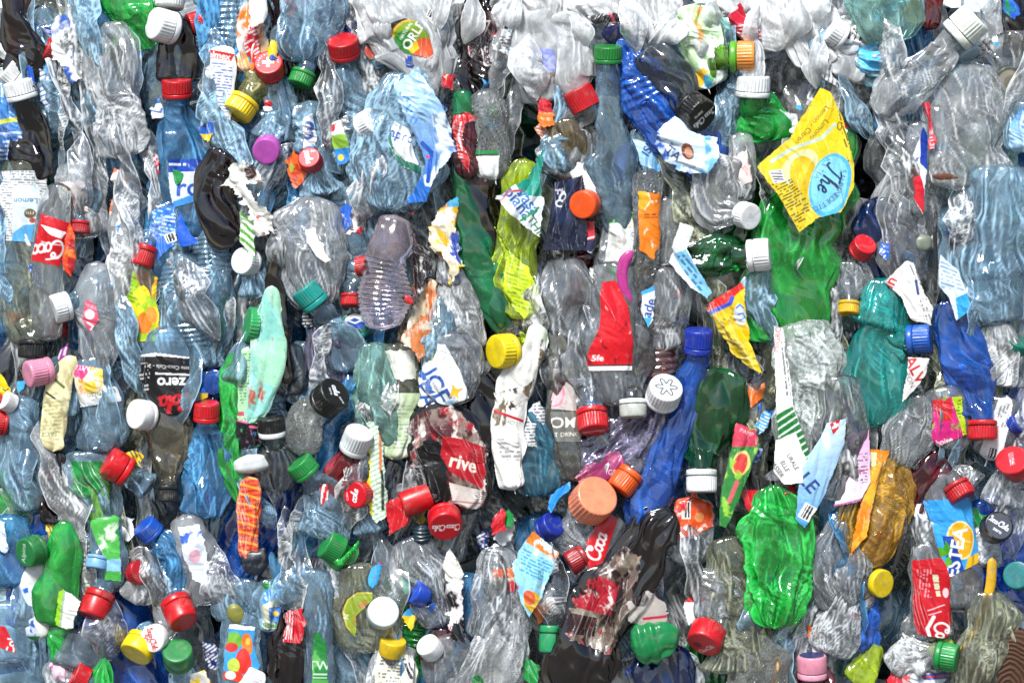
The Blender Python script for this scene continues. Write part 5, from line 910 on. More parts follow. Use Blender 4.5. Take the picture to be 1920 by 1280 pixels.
B('blue cap with folded film|lowest band, left of the white and blue bottle', BLU, '310,1010,60 325,1050,90 310,1110,90', 40, cap=(284,990,26,130,20,'1450b4',dict(L=44)))
d = B('white and blue milk bottle|pink flower print, twisted, lowest band', CLM, '350,960,50 365,1020,90 385,1080,90 400,1130,60', 40, amp=8)
lab(d, '340,985 375,980 395,1030 400,1100 372,1085 350,1040', [('bg','d4dce8'),('n','2a58b8',22,.55,3),('e',372,1038,10,13,0,'d8a8b8'),('n','eceef0',14,.66,7)], extend=True, torn=2)
d = B('white cow milk pack|blue lettered side, near the picture edge', solid('dcdedb',.4), '92,1050,50 80,1090,70 74,1140,72 72,1195,60', 40, flat=.4, amp=6, name='milk_pack', cat='milk pack', group=None)
lab(d, '52,1100 74,1090 72,1160 88,1195 52,1198', [('bg','d0dcea'),('n','1a5cc0',12,.5,3),('p',[(50,1186),(90,1186),(90,1200),(50,1200)],'2a9a4a'),('e',74,1085,5,7,0,'d8c860')], off=.8, extend=True)
d = B('bottle with red block label|white letters on end, at the lower picture edge', CLR, '20,1120,60 22,1180,90 25,1240,84', 40, amp=7)
lab(d, '6,1166 20,1168 34,1195 40,1218 8,1208', [('bg','c01424'),('tb',30,1200,15,84,'ece4e4','Cola')], extend=True)
B('sky blue filmy bottle|tall, at the lower picture edge', BLU, '15,960,80 20,1030,100 30,1100,90', 30, amp=12)
sheet('striped blue and red scrap|at the picture edge, beside the green engraved cap', '-5,965 18,975 26,1025 20,1035 -5,1020', [('bg','c8d8e8'),('n','2a58b0',12,.55,3),('n','c04858',8,.7,6)], 44)
B('yellow cap with slot|under the white script cap, lowest band', CLR, '285,1190,50', 30, cap=(268,1207,33,-120,34,'e4c80c',dict(L=50,ribs=False)))
B('white cap with red script|facing out, lowest band', CLM, '320,1170,50 330,1130,80 335,1090,70', 44, cap=(299,1188,27,190,66,'eceaea',dict(L=70,ring=False,ribs=False,H=20,top=[('s',0,-2,12,-72,'c01c30','Coca-Cola',.17),('s',-9,0,9,-72,'c01c30','light',.15)])))
B('green round cap|standing level beside the yellow slotted cap', CLR, '345,1265,54 350,1310,80', 40, cap=(342,1222,30,90,48,'1c7a3a',dict(L=66,H=40,ribs=False)))
B('glossy red cap|dented, above the green round cap', CLR, '330,1085,60 320,1050,70', 40, cap=(345,1140,31,-60,32,'c00814',dict(L=64,H=52,ribs=False,dent=.15)))
B('clear rounded bottle end|lowest band, above a red wedge', pet('d8e4ee',.28,hcol='a4b8c8'), '160,1170,60 155,1205,90 150,1250,84', 44, amp=8)
B('green pointed film|at the bottom edge beside a clear bottle', GRN, '204,1225,10 200,1255,44 196,1290,60', 50, flat=.3)
B('red wedge|crushed cap at the bottom edge', CLR, '140,1290,50', 34, cap=(158,1262,24,150,15,'b4101c',dict(L=54,squash=.12,ring=False)))
d = B('pink flowered scrap bottle|near the bottom edge', CLM, '115,1230,50 118,1260,70 120,1300,60', 36)
lab(d, '98,1235 128,1230 130,1270 104,1268', [('bg','dcc4d4'),('n','c04888',9,.58,3)], torn=2)
d = B("bottle with children's drink wrap|bright blue, orange and red cartoon fruit shapes", CLR, '455,1140,60 455,1190,84 450,1240,84 445,1290,70', 46, amp=6)
lab(d, '436,1162 486,1168 488,1240 470,1275 424,1266 428,1210', [('bg','3a9cd8'),('e',444,1194,16,16,0,'6aa830'),('e',440,1206,12,9,0,'c8302c'),('e',470,1200,11,20,10,'e8782c'),('e',472,1196,5,7,0,'f0c050'),('e',462,1232,14,24,0,'d83028'),('e',444,1240,11,14,0,'b8d050'),('p',[(424,1250),(456,1250),(470,1278),(424,1278)],'d83c20'),('e',438,1258,10,8,0,'f0ece8'),('p',[(436,1160),(488,1164),(488,1176),(434,1172)],'e8ecee')], extend=True, torn=1)
sheet('white and yellow crumpled scrap|at the bottom edge beside the cartoon fruit wrap', '362,1255 390,1245 402,1270 405,1295 360,1295', [('bg','e4e6e4'),('n','e8c420',14,.55,3),('n','4aa0d8',10,.68,6)], 50, torn=2)
B('white cap cut by the bottom edge|below the cartoon fruit wrap', CLR, '500,1290,60', 40, cap=(478,1270,26,150,30,'e4e6e8',dict(L=60)))
B('olive clip-on lid|dark gold, over a clear bottle in the lowest band', solid('7a7a34',.35), '432,1150,30 445,1145,44 462,1138,34', 56, flat=.35, name='clip_lid', cat='lid', amp=3, group=None)
B('dark slotted spout|black and blue with a pale lever, lowest band', solid('16222e',.3), '455,1050,40 480,1046,56 505,1050,50', 50, flat=.4, name='bottle_spout', cat='spout', amp=4, group=None)
B('clear crumpled fan bottle|pleated, below the dark slotted spout', CLB, '450,1080,60 455,1110,90 470,1150,80', 40, amp=15)
d = B('sunny blue labelled bottle|small sun print, lowest band', CLR, '520,1080,50 512,1130,66 505,1180,60', 42)
lab(d, '498,1105 530,1085 530,1172 494,1176', [('bg','d4d4b0'),('p',[(496,1105),(532,1080),(532,1110),(498,1130)],'2a84d0'),('p',[(510,1132),(530,1130),(530,1160),(510,1162)],'1a74c8'),('e',521,1144,5,5,0,'e8c020'),('p',[(494,1162),(530,1160),(530,1170),(494,1172)],'3a8a3c')], extend=True)
sheet('small red torn label|with lines of white print, lowest band', '540,1140 572,1132 575,1160 570,1200 534,1194', [('bg','c41424'),('st',84,5.5,.4,'ecd4d4',[(540,1142),(556,1140),(552,1190),(536,1190)])], 58, torn=2)
B('dark brown wet bottle|standing under the small red torn label', BRN, '545,1070,30 545,1120,56 545,1180,80 540,1240,80 530,1300,70', 40, amp=7)
d = B('tall clear bottle with green foot label|lowest band', CLR, '590,1060,60 592,1120,70 598,1190,70 600,1290,66', 44, amp=6)
lab(d, '590,1182 602,1178 615,1200 618,1290 588,1290', [('bg','1c7a34'),('n','5aac54',18,.6,3),('t',602,1240,17,0,'cfe4d0','TW'),('fine',[(590,1252),(616,1252),(616,1264),(590,1264)],0,7,'b8d8bc'),('p',[(586,1266),(620,1266),(620,1290),(586,1290)],'4a9a48')], extend=True)
B('green bent cap|under clear film in the lowest band', GRN, '640,1035,60 660,1050,70', 36, cap=(626,1022,26,150,20,'14843a',dict(L=48,squash=.15,ring=False,H=34)))
B('frosted disc cap|pale, lying face up in the clear lowest band', MIL, '720,1180,60 725,1220,80', 44, cap=(721,1142,31,60,68,'ccd6d8',dict(L=66,ring=False,rough=.5,H=24,ribs=False,top=[('bg','ccd6d8'),('e',0,0,20,20,0,'d8e0e2'),('e',0,0,18,18,0,'c4ced2')])))
d = B('bottle with oval lime label|gold and black rim, beside the frosted disc cap', OLV, '680,1050,70 682,1110,110 690,1170,120 690,1220,80', 40, amp=10)
lab(d, '642,1140 652,1115 672,1102 700,1104 700,1120 672,1150 668,1190 650,1170', [('bg','8aa02a'),('l',[(702,1102),(672,1102),(652,1116),(643,1142),(648,1168),(662,1192)],6,'2a2410'),('l',[(702,1105),(674,1106),(656,1118),(648,1142),(652,1168),(664,1188)],2.5,'c8b050'),('n','c0504a',16,.64,3),('t',652,1150,9,80,'e8ecd8','N')], extend=True)
B('blue thin cap|lowest band, under a curved clear bottle', DBL, '800,1120,60 815,1150,80', 34, cap=(786,1108,24,150,30,'1444b4',dict(L=52,ring=False,ribs=False)))
sheet('emerald torn strip|beside the blue thin cap', '755,1040 766,1035 776,1070 768,1110 754,1090', [('bg','2a9a6a'),('n','6ac8a0',10,.6,3)], 50, torn=3)
B('red cap with white script|facing out under the torn maroon soda bottle', CLR, '830,920,60', 38, cap=(836,972,33,-80,58,'c00a1c',dict(L=76,ribs=False,top=[('s',1,0,12.5,180,'f0e4e4','Coca-Cola',.14)])))
B('red bent cap|lying level above the red script cap', CLR, '740,930,40', 34, cap=(782,934,26,200,8,'c0101a',dict(L=60,H=56,ring=False,ribs=False)))
sheet('shiny red crumpled film|beside the red bent cap', '724,940 752,925 775,960 764,980 745,992 728,1000', [('bg','c0101c'),('n','d85058',9,.66,3)], 54, amp=12, torn=2)
B('ringed dark neck|blue black thread beside the red script cap', solid('1c3440',.25), '792,978,30 792,1000,32 794,1018,30', 50, flat=.8, ribs=(7,3,.05,.95), name='bottle_neck', cat='bottle neck', amp=.5, group=None, ds=1.2)
d = B('curved clear bottle|wide, fanning folds in the lowest band', CLR, '770,1000,60 790,1060,120 810,1120,110 830,1170,60', 44, flat=.35, amp=12)
sheet('white carton peak|torn, with grey capitals', '838,1030 846,1020 872,1070 868,1080 835,1085 832,1055', [('bg','dfded4'),('t',862,1050,10,-58,'6a6a64','ALT')], 52, torn=1)
sheet('black red and white soda scrap|crumpled, lowest band', '836,1085 870,1078 866,1110 868,1160 874,1195 850,1192 842,1150 832,1120', [('bg','16161a'),('n','e0dcdc',14,.5,3),('n','b01c34',12,.64,6),('tb',856,1152,14,70,'dcd8dc','Ola'),('p',[(852,1160),(874,1164),(872,1196),(846,1190)],'101014')], 56, torn=3, amp=13)
B('maroon slanted strip|dark red, below the black soda scrap', MAR, '836,1170,40 822,1210,50 800,1250,30', 38)
B('white smooth cap end|beside the maroon slanted strip', CLR, '830,1240,50', 34, cap=(808,1208,24,130,40,'eceeee',dict(L=52,ribs=False,ring=False)))
B('yellow cap under torn label|lowest band', CLR, '735,1240,70', 36, cap=(738,1206,26,80,20,'d8b414',dict(L=50,ribs=False,ring=False)))
d = B('cream information label bottle|rows of black text, at the bottom edge', CLM, '745,1200,70 740,1240,90 730,1300,90', 42)
lab(d, '716,1208 772,1222 790,1250 780,1295 700,1295', [('bg','e4e2d0'),('fine',[(720,1218),(765,1225),(755,1290),(708,1290)],-6,6,'4a4a48'),('bar',770,1250,16,34,20)], extend=True)
d = B('clear bottle with small orange label|letters and a cherry, lowest band', CLR, '940,1020,60 935,1080,110 930,1140,120 915,1200,90', 42, amp=12)
lab(d, '922,1062 962,1058 962,1105 930,1100', [('bg','c8c8b0'),('p',[(920,1058),(964,1055),(964,1076),(922,1080)],'d86018'),('tb',936,1079,8,5,'f0f0e8','CAL'),('n','4a8a3c',9,.66,3),('e',957,1096,9,14,0,'b82838')])
sheet('mango juice wrap|pale blue lines with an orange top', '1000,990 1050,1030 1035,1060 1015,1110 992,1150 975,1120 960,1050 980,1010', [('bg','8cc8e0'),('p',[(995,985),(1052,1030),(1042,1044),(985,1010)],'e87818'),('fine',[(980,1020),(1036,1050),(1012,1085),(970,1060)],-25,6,'2a88b8'),('n','cfe4ea',16,.62,3),('e',998,1120,16,20,20,'e0b030'),('e',992,1112,10,14,20,'d05024'),('n','3a8a48',10,.74,8),('s',966,1090,18,60,'c81c34','S',.2)], 58, amp=9, torn=1)
B('white torn film fan|bright wrinkles, bottom edge', CLM, '960,1150,60 940,1200,110 910,1260,130 880,1310,110', 46, flat=.3, amp=12)
sheet('dark green folded scrap|at the bottom edge in white film', '885,1262 900,1255 920,1285 900,1295 890,1290', [('bg','147a34')], 60)
B('clear round bottle bottom|wide, at the bottom edge beside the white film fan', CLR, '840,1180,60 850,1230,110 840,1290,120', 40, amp=9)
# dark torn bottle
d = B('big black brown torn bottle|diagonal, with peeled red and white label', BRN, '1262,955,44 1225,985,92 1190,1050,110 1140,1120,120 1105,1190,124 1080,1260,130 1070,1320,90', 62, flat=.3, amp=13, k=1.1, jit=.1)
lab(d, '1165,1015 1200,1040 1195,1080 1180,1090 1182,1140 1168,1180 1145,1220 1110,1205 1062,1190 1068,1150 1090,1110 1130,1060', [('bg','5a4a40'),('n','8c8274',26,.55,3),('n','2a100c',20,.56,21),('p',[(1110,1070),(1160,1088),(1140,1145),(1070,1130)],'a01024'),('n','c8c0bc',11,.68,8),('p',[(1068,1142),(1118,1150),(1112,1185),(1060,1178)],'2a0c08'),('n','1c0806',12,.66,12),('n','a82c38',10,.74,5)], 'peeled_label', torn=5, off=2)
lab(d, '1172,1120 1208,1095 1235,1120 1240,1150 1205,1165 1180,1160', [('bg','a8a09a'),('e',1193,1112,13,18,0,'180806'),('n','c8b898',12,.6,3),('l',[(1200,1150),(1242,1140)],6,'b02038')], 'white_scrap', torn=3, off=2.4, extend=True)
B('thick green torn cap pieces|two curled bands beside the black brown bottle', solid('0c7a40',.25), '1180,1205,60 1205,1198,76 1240,1190,74 1268,1200,50', 70, flat=.45, amp=8, ribs=(22,7,.1,.6), name='torn_cap_band', cat='cap', group=None)
B('small emerald cap|square and upright near the bottom edge', CLB, '1028,1150,50 1020,1110,60', 36, cap=(1030,1192,21,-92,6,'1c9058',dict(L=50,H=50,ribs=False)))
B('battered red cap|pushed in, standing alone near the bottom edge', CLR, '1330,1150,60 1345,1100,80 1350,1060,70', 46, cap=(1320,1186,34,-115,40,'c40c1c',dict(L=70,squash=.07,dent=.12,ring=False,ribs=False,top=[('s',6,10,9,50,'e8c8cc','Coca-Cola'),('e',-12,4,8,7,0,'5a0408')])))
d = B('red script label bottle|diagonal between the coral cap and the black brown bottle', CLR, '1155,960,50 1125,1005,70 1108,1060,76 1095,1110,60', 52, amp=6)
lab(d, '1135,962 1158,966 1140,1010 1128,1050 1108,1072 1098,1050 1098,1010 1115,980', [('bg','c80c1c'),('s',1118,1018,26,72,'f0e8e8','Coca',.14)], extend=True)
B('dark red ribbed cap|half hidden by the red script label', CLR, '1060,1010,50 1050,980,70', 38, cap=(1080,1045,24,-150,10,'981020',dict(L=52,H=36)))
B('blue smoky bottle|crushed, beside the mango juice wrap', pet('9ab0c4',.25,hcol='4a6078'), '1060,1060,60 1070,1110,90 1055,1160,80', 40, amp=14)
B('deep navy bottle|lower part, below the thick green torn pieces', NVY, '1255,1200,60 1250,1240,110 1240,1300,110', 34, amp=12)
B('olive grey clear bottle|long film folds beside the glossy green bottle', OLV, '1360,1000,60 1370,1080,110 1375,1160,130 1370,1260,120', 46, flat=.35, amp=12)
B('grey translucent film sheet bottle|at the bottom edge, smooth', FOG, '1400,1180,60 1410,1240,120 1420,1310,120', 50, flat=.25, amp=5)
d = B('small gold striped label bottle|below the glossy green bottle', OLV, '1410,1160,50 1420,1200,60 1425,1240,50', 40)
lab(d, '1392,1158 1430,1162 1432,1215 1404,1215', [('bg','c8c0a0'),('st',80,14,.3,'8a9a2a'),('l',[(1398,1160),(1400,1210)],5,'c07a2a')])
# lower corner
B('pink cap with navy top|standing level at the bottom edge', pet('d05a6a',.3,hcol='a02038'), '1520,1270,80 1522,1310,100', 40, cap=(1516,1242,29,92,8,'d88aa0',dict(L=62,H=44,ringcol='e09ab0',ribs=False,top=[('bg','2a3260')])))
sheet('yellow label corner|standing at the bottom edge near the pink cap', '1446,1220 1464,1210 1466,1245 1446,1290 1436,1290', [('bg','e0a820'),('n','c81c28',14,.6,3)], 52)
d = B('blue lemon iced tea bottle|slice of lemon and green leaves on its label', CLR, '1760,880,60 1766,930,94 1775,990,100 1790,1070,96 1800,1140,60', 40, amp=5, jit=.06)
lab(d, '1720,935 1810,928 1822,1000 1834,1048 1772,1078 1754,1040 1738,980', [('bg','1c84d0'),('g',1740,930,1790,1075,'2a90d8','3aa4e0'),('e',1792,1008,26,36,10,'e8dca8'),('e',1792,1008,23,33,10,'e0a414'),('l',[(1792,1008),(1775,990)],2,'ecd080'),('l',[(1792,1008),(1800,976)],2,'ecd080'),('l',[(1792,1008),(1812,1012)],2,'ecd080'),('l',[(1792,1008),(1786,1040)],2,'ecd080'),('p',[(1772,1078),(1758,1000),(1778,1000),(1802,1072)],'1440a0'),('tb',1783,1030,25,80,'eef0f0','ESTEA'),('p',[(1745,1020),(1760,1022),(1768,1035),(1754,1042),(1744,1032)],'4a9a1c'),('p',[(1764,1008),(1774,1022),(1768,1036),(1760,1024)],'3a8a18'),('p',[(1770,1036),(1776,1050),(1766,1060),(1762,1046)],'5aaa24'),('p',[(1806,1040),(1834,1030),(1836,1050),(1800,1068)],'e8b414'),('t',1815,1048,10,84,'3a3010','mon'),('l',[(1740,990),(1750,1040),(1766,1076)],4,'d8b020')], 'iced_tea_label', extend=True)
B('grey cap with white script|round and dark rimmed, by the lower picture edge', CLR, '1840,1010,60 1830,1060,80', 34, cap=(1857,984,30,60,74,'0e0f12',dict(L=66,ribs=False,ring=False,top=[('bg','101114'),('e',0,0,24,24,0,'474b54'),('s',-2,-6,11,-32,'e0e2e6','Coca-Cola',.16),('tb',-4,8,7,-32,'e0e2e6','zero')])))
d = B('bottle with tall red soda label|white script at its foot, lower corner', CLR, '1728,1010,50 1736,1060,76 1742,1130,80 1752,1200,66', 42, amp=5, jit=.06)
lab(d, '1704,1045 1760,1040 1772,1090 1778,1160 1768,1192 1716,1184 1704,1120', [('bg','b80c1c'),('fine',[(1712,1062),(1738,1062),(1738,1115),(1716,1112)],84,6,'d88890'),('p',[(1740,1072),(1750,1072),(1752,1086),(1742,1086)],'c8c8a8'),('p',[(1743,1088),(1752,1088),(1754,1100),(1745,1100)],'c8c8a8'),('p',[(1746,1102),(1754,1102),(1756,1112),(1748,1112)],'c8c8a8'),('e',1764,1106,5,9,10,'e8c8cc'),('l',[(1732,1138),(1762,1128)],1.6,'e8c8cc'),('l',[(1734,1146),(1756,1140)],1.6,'e8c8cc'),('s',1756,1176,26,-80,'f0e4e4','Co',.14),('l',[(1742,1150),(1732,1172),(1736,1186)],6,'e8e0e0')], 'red_label', extend=True)
B('teal round cap|facing out at the lower picture edge', CLR, '1910,1100,60', 34, cap=(1898,1074,28,150,66,'0e6e70',dict(L=62,ring=False,ribs=False)))
B('yellow curved strap piece|along a clear bottle in the lower corner', solid('d0a010',.35), '1852,1040,18 1850,1090,18 1834,1150,16 1805,1200,14 1790,1220,8', 50, flat=.4, amp=2, name='plastic_strip', cat='plastic strip', group=None)
B('yellow disc edge|lower corner, beneath the orange ribbon', CLR, '1650,1060,30', 36, cap=(1644,1088,28,-10,55,'dcc010',dict(L=58,ring=False,H=14,ribs=False)))
B('yellow folded film|pointed, beneath the orange ribbon of film', AMB, '1672,990,20 1645,1012,50 1612,1030,56 1592,1040,30', 46, flat=.3, amp=6)
B('lower black strap|thin, slanting past the yellow disc edge', solid('15100f',.4), '1690,960,8 1684,1000,8 1672,1040,8 1660,1072,6', 78, flat=.35, name='baling_strap', cat='strap', amp=.4, group=None, ds=2, jit=0)
B('dim blue bottle|narrow, in the lower corner under film', DBL, '1618,1110,40 1622,1150,50 1614,1200,50 1606,1220,30', 32)
B('clear fanned bottle|folds spreading below the pink information label', CLR, '1585,970,60 1565,1020,110 1560,1080,130 1570,1140,90', 48, flat=.3, amp=12)
B('crushed grey bottle|diagonal, above the pink and navy cap', GRY, '1620,1090,60 1580,1130,90 1560,1190,100 1545,1225,60', 44, amp=12)
B('green cap with threaded neck|lying sideways near the lower corner', CLM, '1725,1225,70 1695,1235,90 1670,1260,80', 40, cap=(1766,1224,28,-8,20,'128a40',dict(L=60,H=40)))
B('lime neck ring bottle|above the green threaded cap', LIM, '1770,1185,40 1760,1205,56 1745,1230,40', 36)
d = B('red and blue striped bottle foot|white shine, at the bottom edge', CLR, '1710,1250,90 1715,1290,110', 34)
lab(d, '1655,1262 1765,1254 1768,1295 1655,1295', [('bg','c8d0d8'),('p',[(1650,1262),(1700,1256),(1700,1272),(1650,1280)],'b81c2c'),('p',[(1720,1256),(1770,1254),(1770,1268),(1724,1268)],'1a3a90'),('l',[(1722,1262),(1768,1262)],3,'c81c2c')], extend=True)
B('smoky clear bottle|tall, along the lower corner beside the wooden post', OLV, '1850,1100,60 1845,1160,100 1830,1230,110 1815,1300,90', 44, amp=8, flat=.35)
B('dim olive bottle|pale yellow fold, right of the crushed grey diagonal bottle', LIM, '1640,1200,30 1625,1240,50 1600,1280,60', 30)
# ------------------------------------------------------------------ plain crushed bottles filling the gaps
rnd = random.Random(11)
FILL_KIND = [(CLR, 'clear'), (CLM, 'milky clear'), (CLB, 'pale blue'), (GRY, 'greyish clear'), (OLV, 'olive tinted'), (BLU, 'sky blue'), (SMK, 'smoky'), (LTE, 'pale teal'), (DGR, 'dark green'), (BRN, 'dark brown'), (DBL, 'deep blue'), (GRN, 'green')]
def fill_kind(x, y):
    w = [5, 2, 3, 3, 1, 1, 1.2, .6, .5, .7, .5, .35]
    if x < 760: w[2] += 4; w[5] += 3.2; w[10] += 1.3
    if x > 1400 and y > 650: w[4] += 4; w[3] += 2; w[6] += 1.5; w[1] = .6  # olive bottles here; more smoky film also paints in the corner's shade
    if y < 120 and 650 < x < 1650: w[1] += 14  # extra milky film imitates the sunlit brightness of the top edge
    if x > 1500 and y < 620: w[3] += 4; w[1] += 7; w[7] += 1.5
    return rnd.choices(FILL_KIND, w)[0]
heroes0 = list(HEROES); used_names = set()
def fill_label(x, y, kind, how):
    order = sorted(heroes0, key=lambda h: (h['x'] - x) ** 2 + (h['y'] - y) ** 2)
    for h in order[:20]:
        dx, dy = x - h['x'], y - h['y']
        rel = ('above' if dy < 0 else 'below') if abs(dy) > abs(dx) else ('left of' if dx < 0 else 'right of')
        sh = h['short']; lb = f'{kind} crushed bottle {how} {rel} the {sh}'.replace('  ', ' ')
        if (rel, sh) in used_names or len(lb.split()) > 14: continue
        used_names.add((rel, sh))
        return lb
    return f'{kind} crushed bottle {how}'
def fillers(nx, ny, Lr, wr, lr, jx, jy, how, ox=0, oy=0, skip=0, k=(1.0, 1.5)):
    for iy in range(ny):
        for ix in range(nx):
            if rnd.random() < skip: continue
            x = -30 + (ix + .5 + ox) * 1980 / nx + rnd.uniform(-jx, jx); y = -20 + (iy + .5 + oy) * 1320 / ny + rnd.uniform(-jy, jy)
            a = rnd.gauss(0, .32); l = rnd.uniform(*lr); w = rnd.uniform(*wr); L = rnd.uniform(*Lr); m, kn = fill_kind(x, y)
            bx = rnd.uniform(-25, 25); fl = rnd.choice([1, -1])
            p = [(x - math.sin(a) * l, y - math.cos(a) * l * fl, w * rnd.uniform(.4, .9)), (x + bx, y, w), (x + math.sin(a) * l, y + math.cos(a) * l * fl, w * rnd.uniform(.6, 1.05))]
            nm = fill_label(x, y, kn, how); short = ' '.join(nm.split()[:3])
            B(short + '|' + nm[len(short):], m, ' '.join(f'{q[0]:.1f},{q[1]:.1f},{q[2]:.1f}' for q in p), L, flat=rnd.uniform(.3, .5), amp=rnd.uniform(9, 17), k=rnd.uniform(*k), fine=3.2, ds=2.7,
              ribs=(rnd.uniform(8, 12), 4, .15, .85) if rnd.random() < .14 and not (x > 1450 and y < 640) else None)
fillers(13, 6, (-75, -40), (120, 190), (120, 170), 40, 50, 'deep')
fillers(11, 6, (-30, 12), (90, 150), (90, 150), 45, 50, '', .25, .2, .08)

def film_strips(n):
    names = set(); i = 0
    while i < n:
        x = rnd.uniform(-10, 1930); y = rnd.uniform(-20, 1300); m, kn = fill_kind(x, y)
        if kn != 'pale blue' and kn.split()[0] in ('dark', 'deep', 'green', 'smoky', 'pale'): m, kn = CLF, 'clear'
        lb = None
        for h in sorted(heroes0, key=lambda h: (h['x'] - x) ** 2 + (h['y'] - y) ** 2)[:12]:
            dx, dy = x - h['x'], y - h['y']; rel = ('above' if dy < 0 else 'below') if abs(dy) > abs(dx) else ('left of' if dx < 0 else 'right of')
            if (rel, h['short']) in names: continue
            c = f"{kn} torn film strip {rel} the {h['short']}"
            if len(c.split()) <= 15: lb = c; names.add((rel, h['short'])); break
        if not lb: continue
        i += 1; l = rnd.uniform(90, 280); a = rnd.gauss(0, .2); b = rnd.uniform(-30, 30); L = rnd.uniform(14, 52); w = rnd.uniform(26, 80)
        strip(lb, m, [(x - l * math.sin(a), y - l * math.cos(a), w * .6, L - 14), (x + b, y, w, L), (x + l * math.sin(a), y + l * math.cos(a), w * .6, L - 14)], twist=rnd.uniform(.15, .5), curl=rnd.uniform(.1, .5), amp=rnd.uniform(4, 8))
film_strips(115)
def front_strips():
    spots = [(250,120),(610,190),(700,330),(560,470),(380,560),(250,640),(205,760),(330,740),(620,680),(660,900),(720,760),(820,640),(1000,560),(1050,700),(1130,600),(1300,90),(1400,120),(1530,120),(1600,200),(1690,330),(1790,420),(1840,560),(1600,860),(1560,1080),(1400,1150),(1300,1050),(1050,1120),(930,1080),(720,1100),(560,1100),(420,1080),(300,1080),(200,1160),(60,1150),(60,880),(160,330),(1000,130),(1080,60),(1180,50),(880,40),(1240,60),(1340,30),(1480,40),(1540,20),(720,60),(960,30),(820,20),(1420,60)]
    for i, (x, y) in enumerate(spots):
        h = min(heroes0, key=lambda h: (h['x'] - x) ** 2 + (h['y'] - y) ** 2)
        top = y < 140 and 650 < x < 1600; m, kn = (MIL, 'sunlight-coloured') if top else rnd.choice([(CLF, 'clear'), (CLF, 'clear'), (CLR, 'glassy'), (CLB, 'bluish')])  # flaps at the top get milky white as painted sunlight
        l = rnd.uniform(50, 120) * (.6 if top else 1); a = rnd.gauss(0, .3); w = rnd.uniform(40, 90); L = rnd.uniform(58, 76)
        strip(f"thin {kn} film flap lying over the {h['short']}", m, [(x - l * math.sin(a), y - l * math.cos(a), w * .6, L - 30), (x + rnd.uniform(-15, 15), y, w, L), (x + l * math.sin(a), y + l * math.cos(a), w * .7, L - 30)], twist=rnd.uniform(.1, .3), curl=rnd.uniform(.1, .4), amp=rnd.uniform(4, 8))
front_strips()
def small_scraps(n):
    pal = [('1d5cc0', 'blue'), ('c01424', 'red'), ('e4e6e6', 'white'), ('1c8a40', 'green'), ('3aa4e0', 'light blue'), ('e8c418', 'yellow'), ('16306c', 'navy'), ('e8701c', 'orange'), ('141416', 'black'), ('d8dce0', 'silver')]
    names = set(); i = 0
    while i < n:
        x, y = rnd.uniform(5, 1915), rnd.uniform(5, 1275); c, cn = rnd.choices(pal, [5, 4, 6, 2, 4, 1.5, 2, 1, 2, 2])[0]
        h = min(heroes0, key=lambda h: (h['x'] - x) ** 2 + (h['y'] - y) ** 2); dx, dy = x - h['x'], y - h['y']
        if abs(dx) + abs(dy) < 26: continue
        rel = ('above' if dy < 0 else 'below') if abs(dy) > abs(dx) else ('left of' if dx < 0 else 'right of'); lb = f"small {cn} scrap|of film {rel} the {h['short']}"
        if lb in names or len(lb.split()) > 15: continue
        names.add(lb); i += 1; r = rnd.uniform(9, 24); st = rnd.uniform(1, 2.6); a0 = rnd.uniform(-.5, .5)
        poly = []
        for q in range(7):
            a = q * 2 * math.pi / 7; px, py = r * rnd.uniform(.55, 1.15) * math.cos(a), r * st * rnd.uniform(.55, 1.15) * math.sin(a)
            poly.append((x + px * math.cos(a0) - py * math.sin(a0), y + px * math.sin(a0) + py * math.cos(a0)))
        ops = [('bg', c)]; k = rnd.random(); c2 = rnd.choice(pal)[0]
        if k < .35: ops.append(('p', [(x - 60, y + rnd.uniform(-6, 10)), (x + 60, y + rnd.uniform(-6, 10)), (x + 60, y + 80), (x - 60, y + 80)], c2))
        elif k < .6: ops.append(('fine', [(x - 40, y - 40), (x + 40, y - 40), (x + 40, y + 40), (x - 40, y + 40)], rnd.uniform(-80, 80), 6, '404448' if cn in ('white', 'silver', 'yellow') else 'dcdcdc'))
        elif k < .8: ops.append(('n', c2, 12, .6, i))
        sheet(lb, poly, ops, rnd.uniform(12, 46), amp=10, torn=2.5, group='small film scraps between the bottles')
small_scraps(150)

